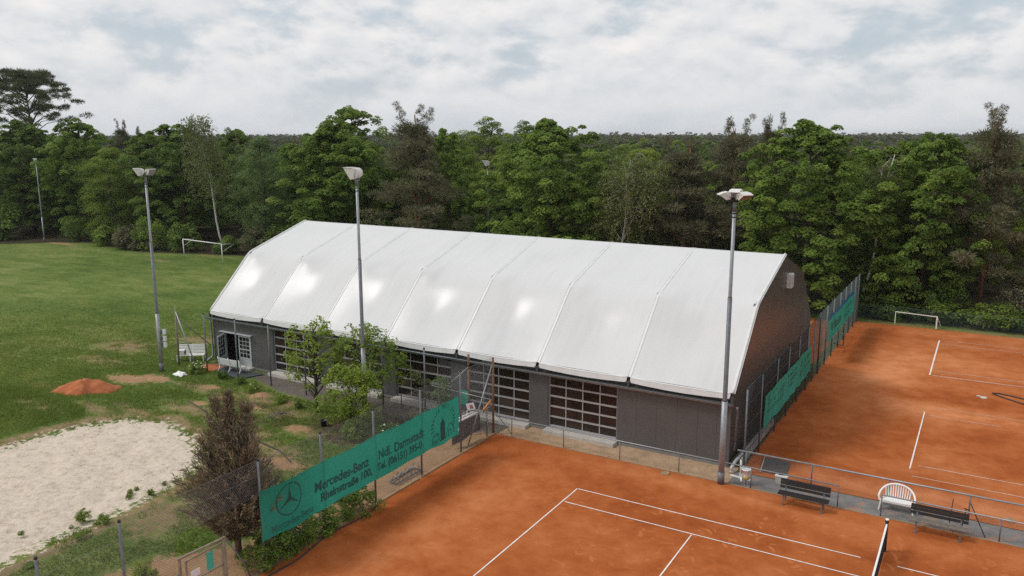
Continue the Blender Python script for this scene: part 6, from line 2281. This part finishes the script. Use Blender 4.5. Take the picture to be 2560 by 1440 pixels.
rng = np.random.RandomState(81)
def wedge(n, r0, r1, a0=-1.32, a1=0.30):
    r = np.sqrt(rng.uniform(r0 * r0, r1 * r1, n))
    a = rng.uniform(a0, a1, n)
    return CAM.x + r * np.sin(a), CAM.y + r * np.cos(a), r


def thin(x, y, d):
    """drop points closer than d to an earlier one"""
    cell = {}
    ok = np.zeros(len(x), bool)
    for i in range(len(x)):
        k = (int(x[i] // d), int(y[i] // d))
        if k in cell:
            continue
        cell[k] = 1
        ok[i] = True
    return ok


crown_of = lambda t_: [c for c in t_.children if c.name.startswith('crown')][0]
x, y, r = wedge(2600, 70, 330)
ed = np.interp(x, FE_X, FE_Y)
ok = (y > ed + 16) & thin(x, y, 6.0)
x, y, r = x[ok], y[ok], r[ok]
kind_ = rng.rand(len(x))
zb = np.zeros(len(x))
hh_ = np.interp(r, [80, 150, 330], [9.6, 11.6, 13.6]) * rng.uniform(0.82, 1.10, len(x))
for nm, proto, lo, hi, h0, w0, ww, lab in [('broadleaf_wood', t_map, 0.0, 0.28, 16, 11.2, 9.5, 'dark broadleaf trees of the wood behind the forest edge'),
                                          ('light_wood', t_ash, 0.28, 0.46, 15, 8, 9.0, 'lighter broadleaf trees of the wood behind the forest edge'),
                                          ('pine_wood', t_pine, 0.46, 1.0, 17, 8.8, 8.0, 'pine trees of the wood behind the forest edge')]:
    s_ = (kind_ >= lo) & (kind_ < hi)
    wood_object(nm, crown_of(proto), np.stack([x[s_], y[s_], zb[s_]], 1), np.full(s_.sum(), ww / w0) * rng.uniform(0.85, 1.25, s_.sum()), hh_[s_] / h0, lab)


# far pine wood: light crowns that read as one mass
def far_crown(seed):
    rng = np.random.RandomState(seed)
    n = 26
    th = rng.rand(n) * 6.283
    t_ = rng.rand(n)
    rr_ = 2.6 * np.sqrt(1 - (t_ - 0.1) ** 2 * 0.95) * rng.rand(n) ** 0.5
    C = np.stack([rr_ * np.cos(th), rr_ * np.sin(th), 7.0 + 6.4 * t_ - 0.45 * rr_], 1)
    pos, nr, idx = clump_leaves(rng, C, rng.uniform(0.6, 1.1, n), 26, 0.55, 0.1)
    tint = np.clip(0.1 + 0.5 * rng.rand(n)[idx] + 0.4 * rng.rand(len(pos)), 0, 1)
    return leaves_to_mesh('crown', pos, nr, 0.62 * rng.uniform(0.7, 1.3, len(pos)), tint, rng, 0.6)


fp = empty('pine_tree', (-150, 108, 0))
tag(fp, 'flat topped far pine in the wood beyond the field', 'tree')
me = far_crown(91)
me.materials.append(M['needle_hazed'])
fpc = link('crown', me, None, fp)
MB().tube([(0, 0, -0.2), (0.1, 0, 6), (0, 0.1, 12.6)], [0.2, 0.15, 0.05], 6).build('trunk', M['bark_pine'], fp)
x, y, r = wedge(30000, 210, 1400)
ed = np.interp(x, FE_X, FE_Y)
ok = (y > ed + 40) & thin(x, y, 8.0)
x, y, r = x[ok], y[ok], r[ok]
hz_ = np.interp(r, [210, 300, 450, 700, 1400], [13.0, 15.4, 15.6, 14.8, 15.0]) * rng.uniform(0.76, 1.09, len(x)) * (0.90 + 0.20 * vnoise(x, y, 0.015, 2))
wood_object('far_pine_wood', fpc, np.stack([x, y, np.zeros(len(x))], 1), rng.uniform(1.0, 1.5, len(x)), hz_ / 13.6, 'far pine wood stretching to the horizon')

# ------------------------------------------------------------------ thin haze over the far wood
mt = bpy.data.materials.new('haze_air')
mt.use_nodes = True
t = NT(mt.node_tree)
mt.node_tree.nodes.remove(mt.node_tree.nodes['Principled BSDF'])
pv = t.n('ShaderNodeVolumePrincipled', ins={'Color': (0.90, 0.94, 1.0, 1), 'Density': 0.00012, 'Anisotropy': 0.2})
t.set(mt.node_tree.nodes['Material Output'], 'Volume', pv.outputs[0])
hzb = MB().span((-3050, -1550, -1.3), (3050, 4050, 29.0)).build('haze', mt)
tag(hzb, 'thin pale haze filling the air', 'haze', kind='stuff')
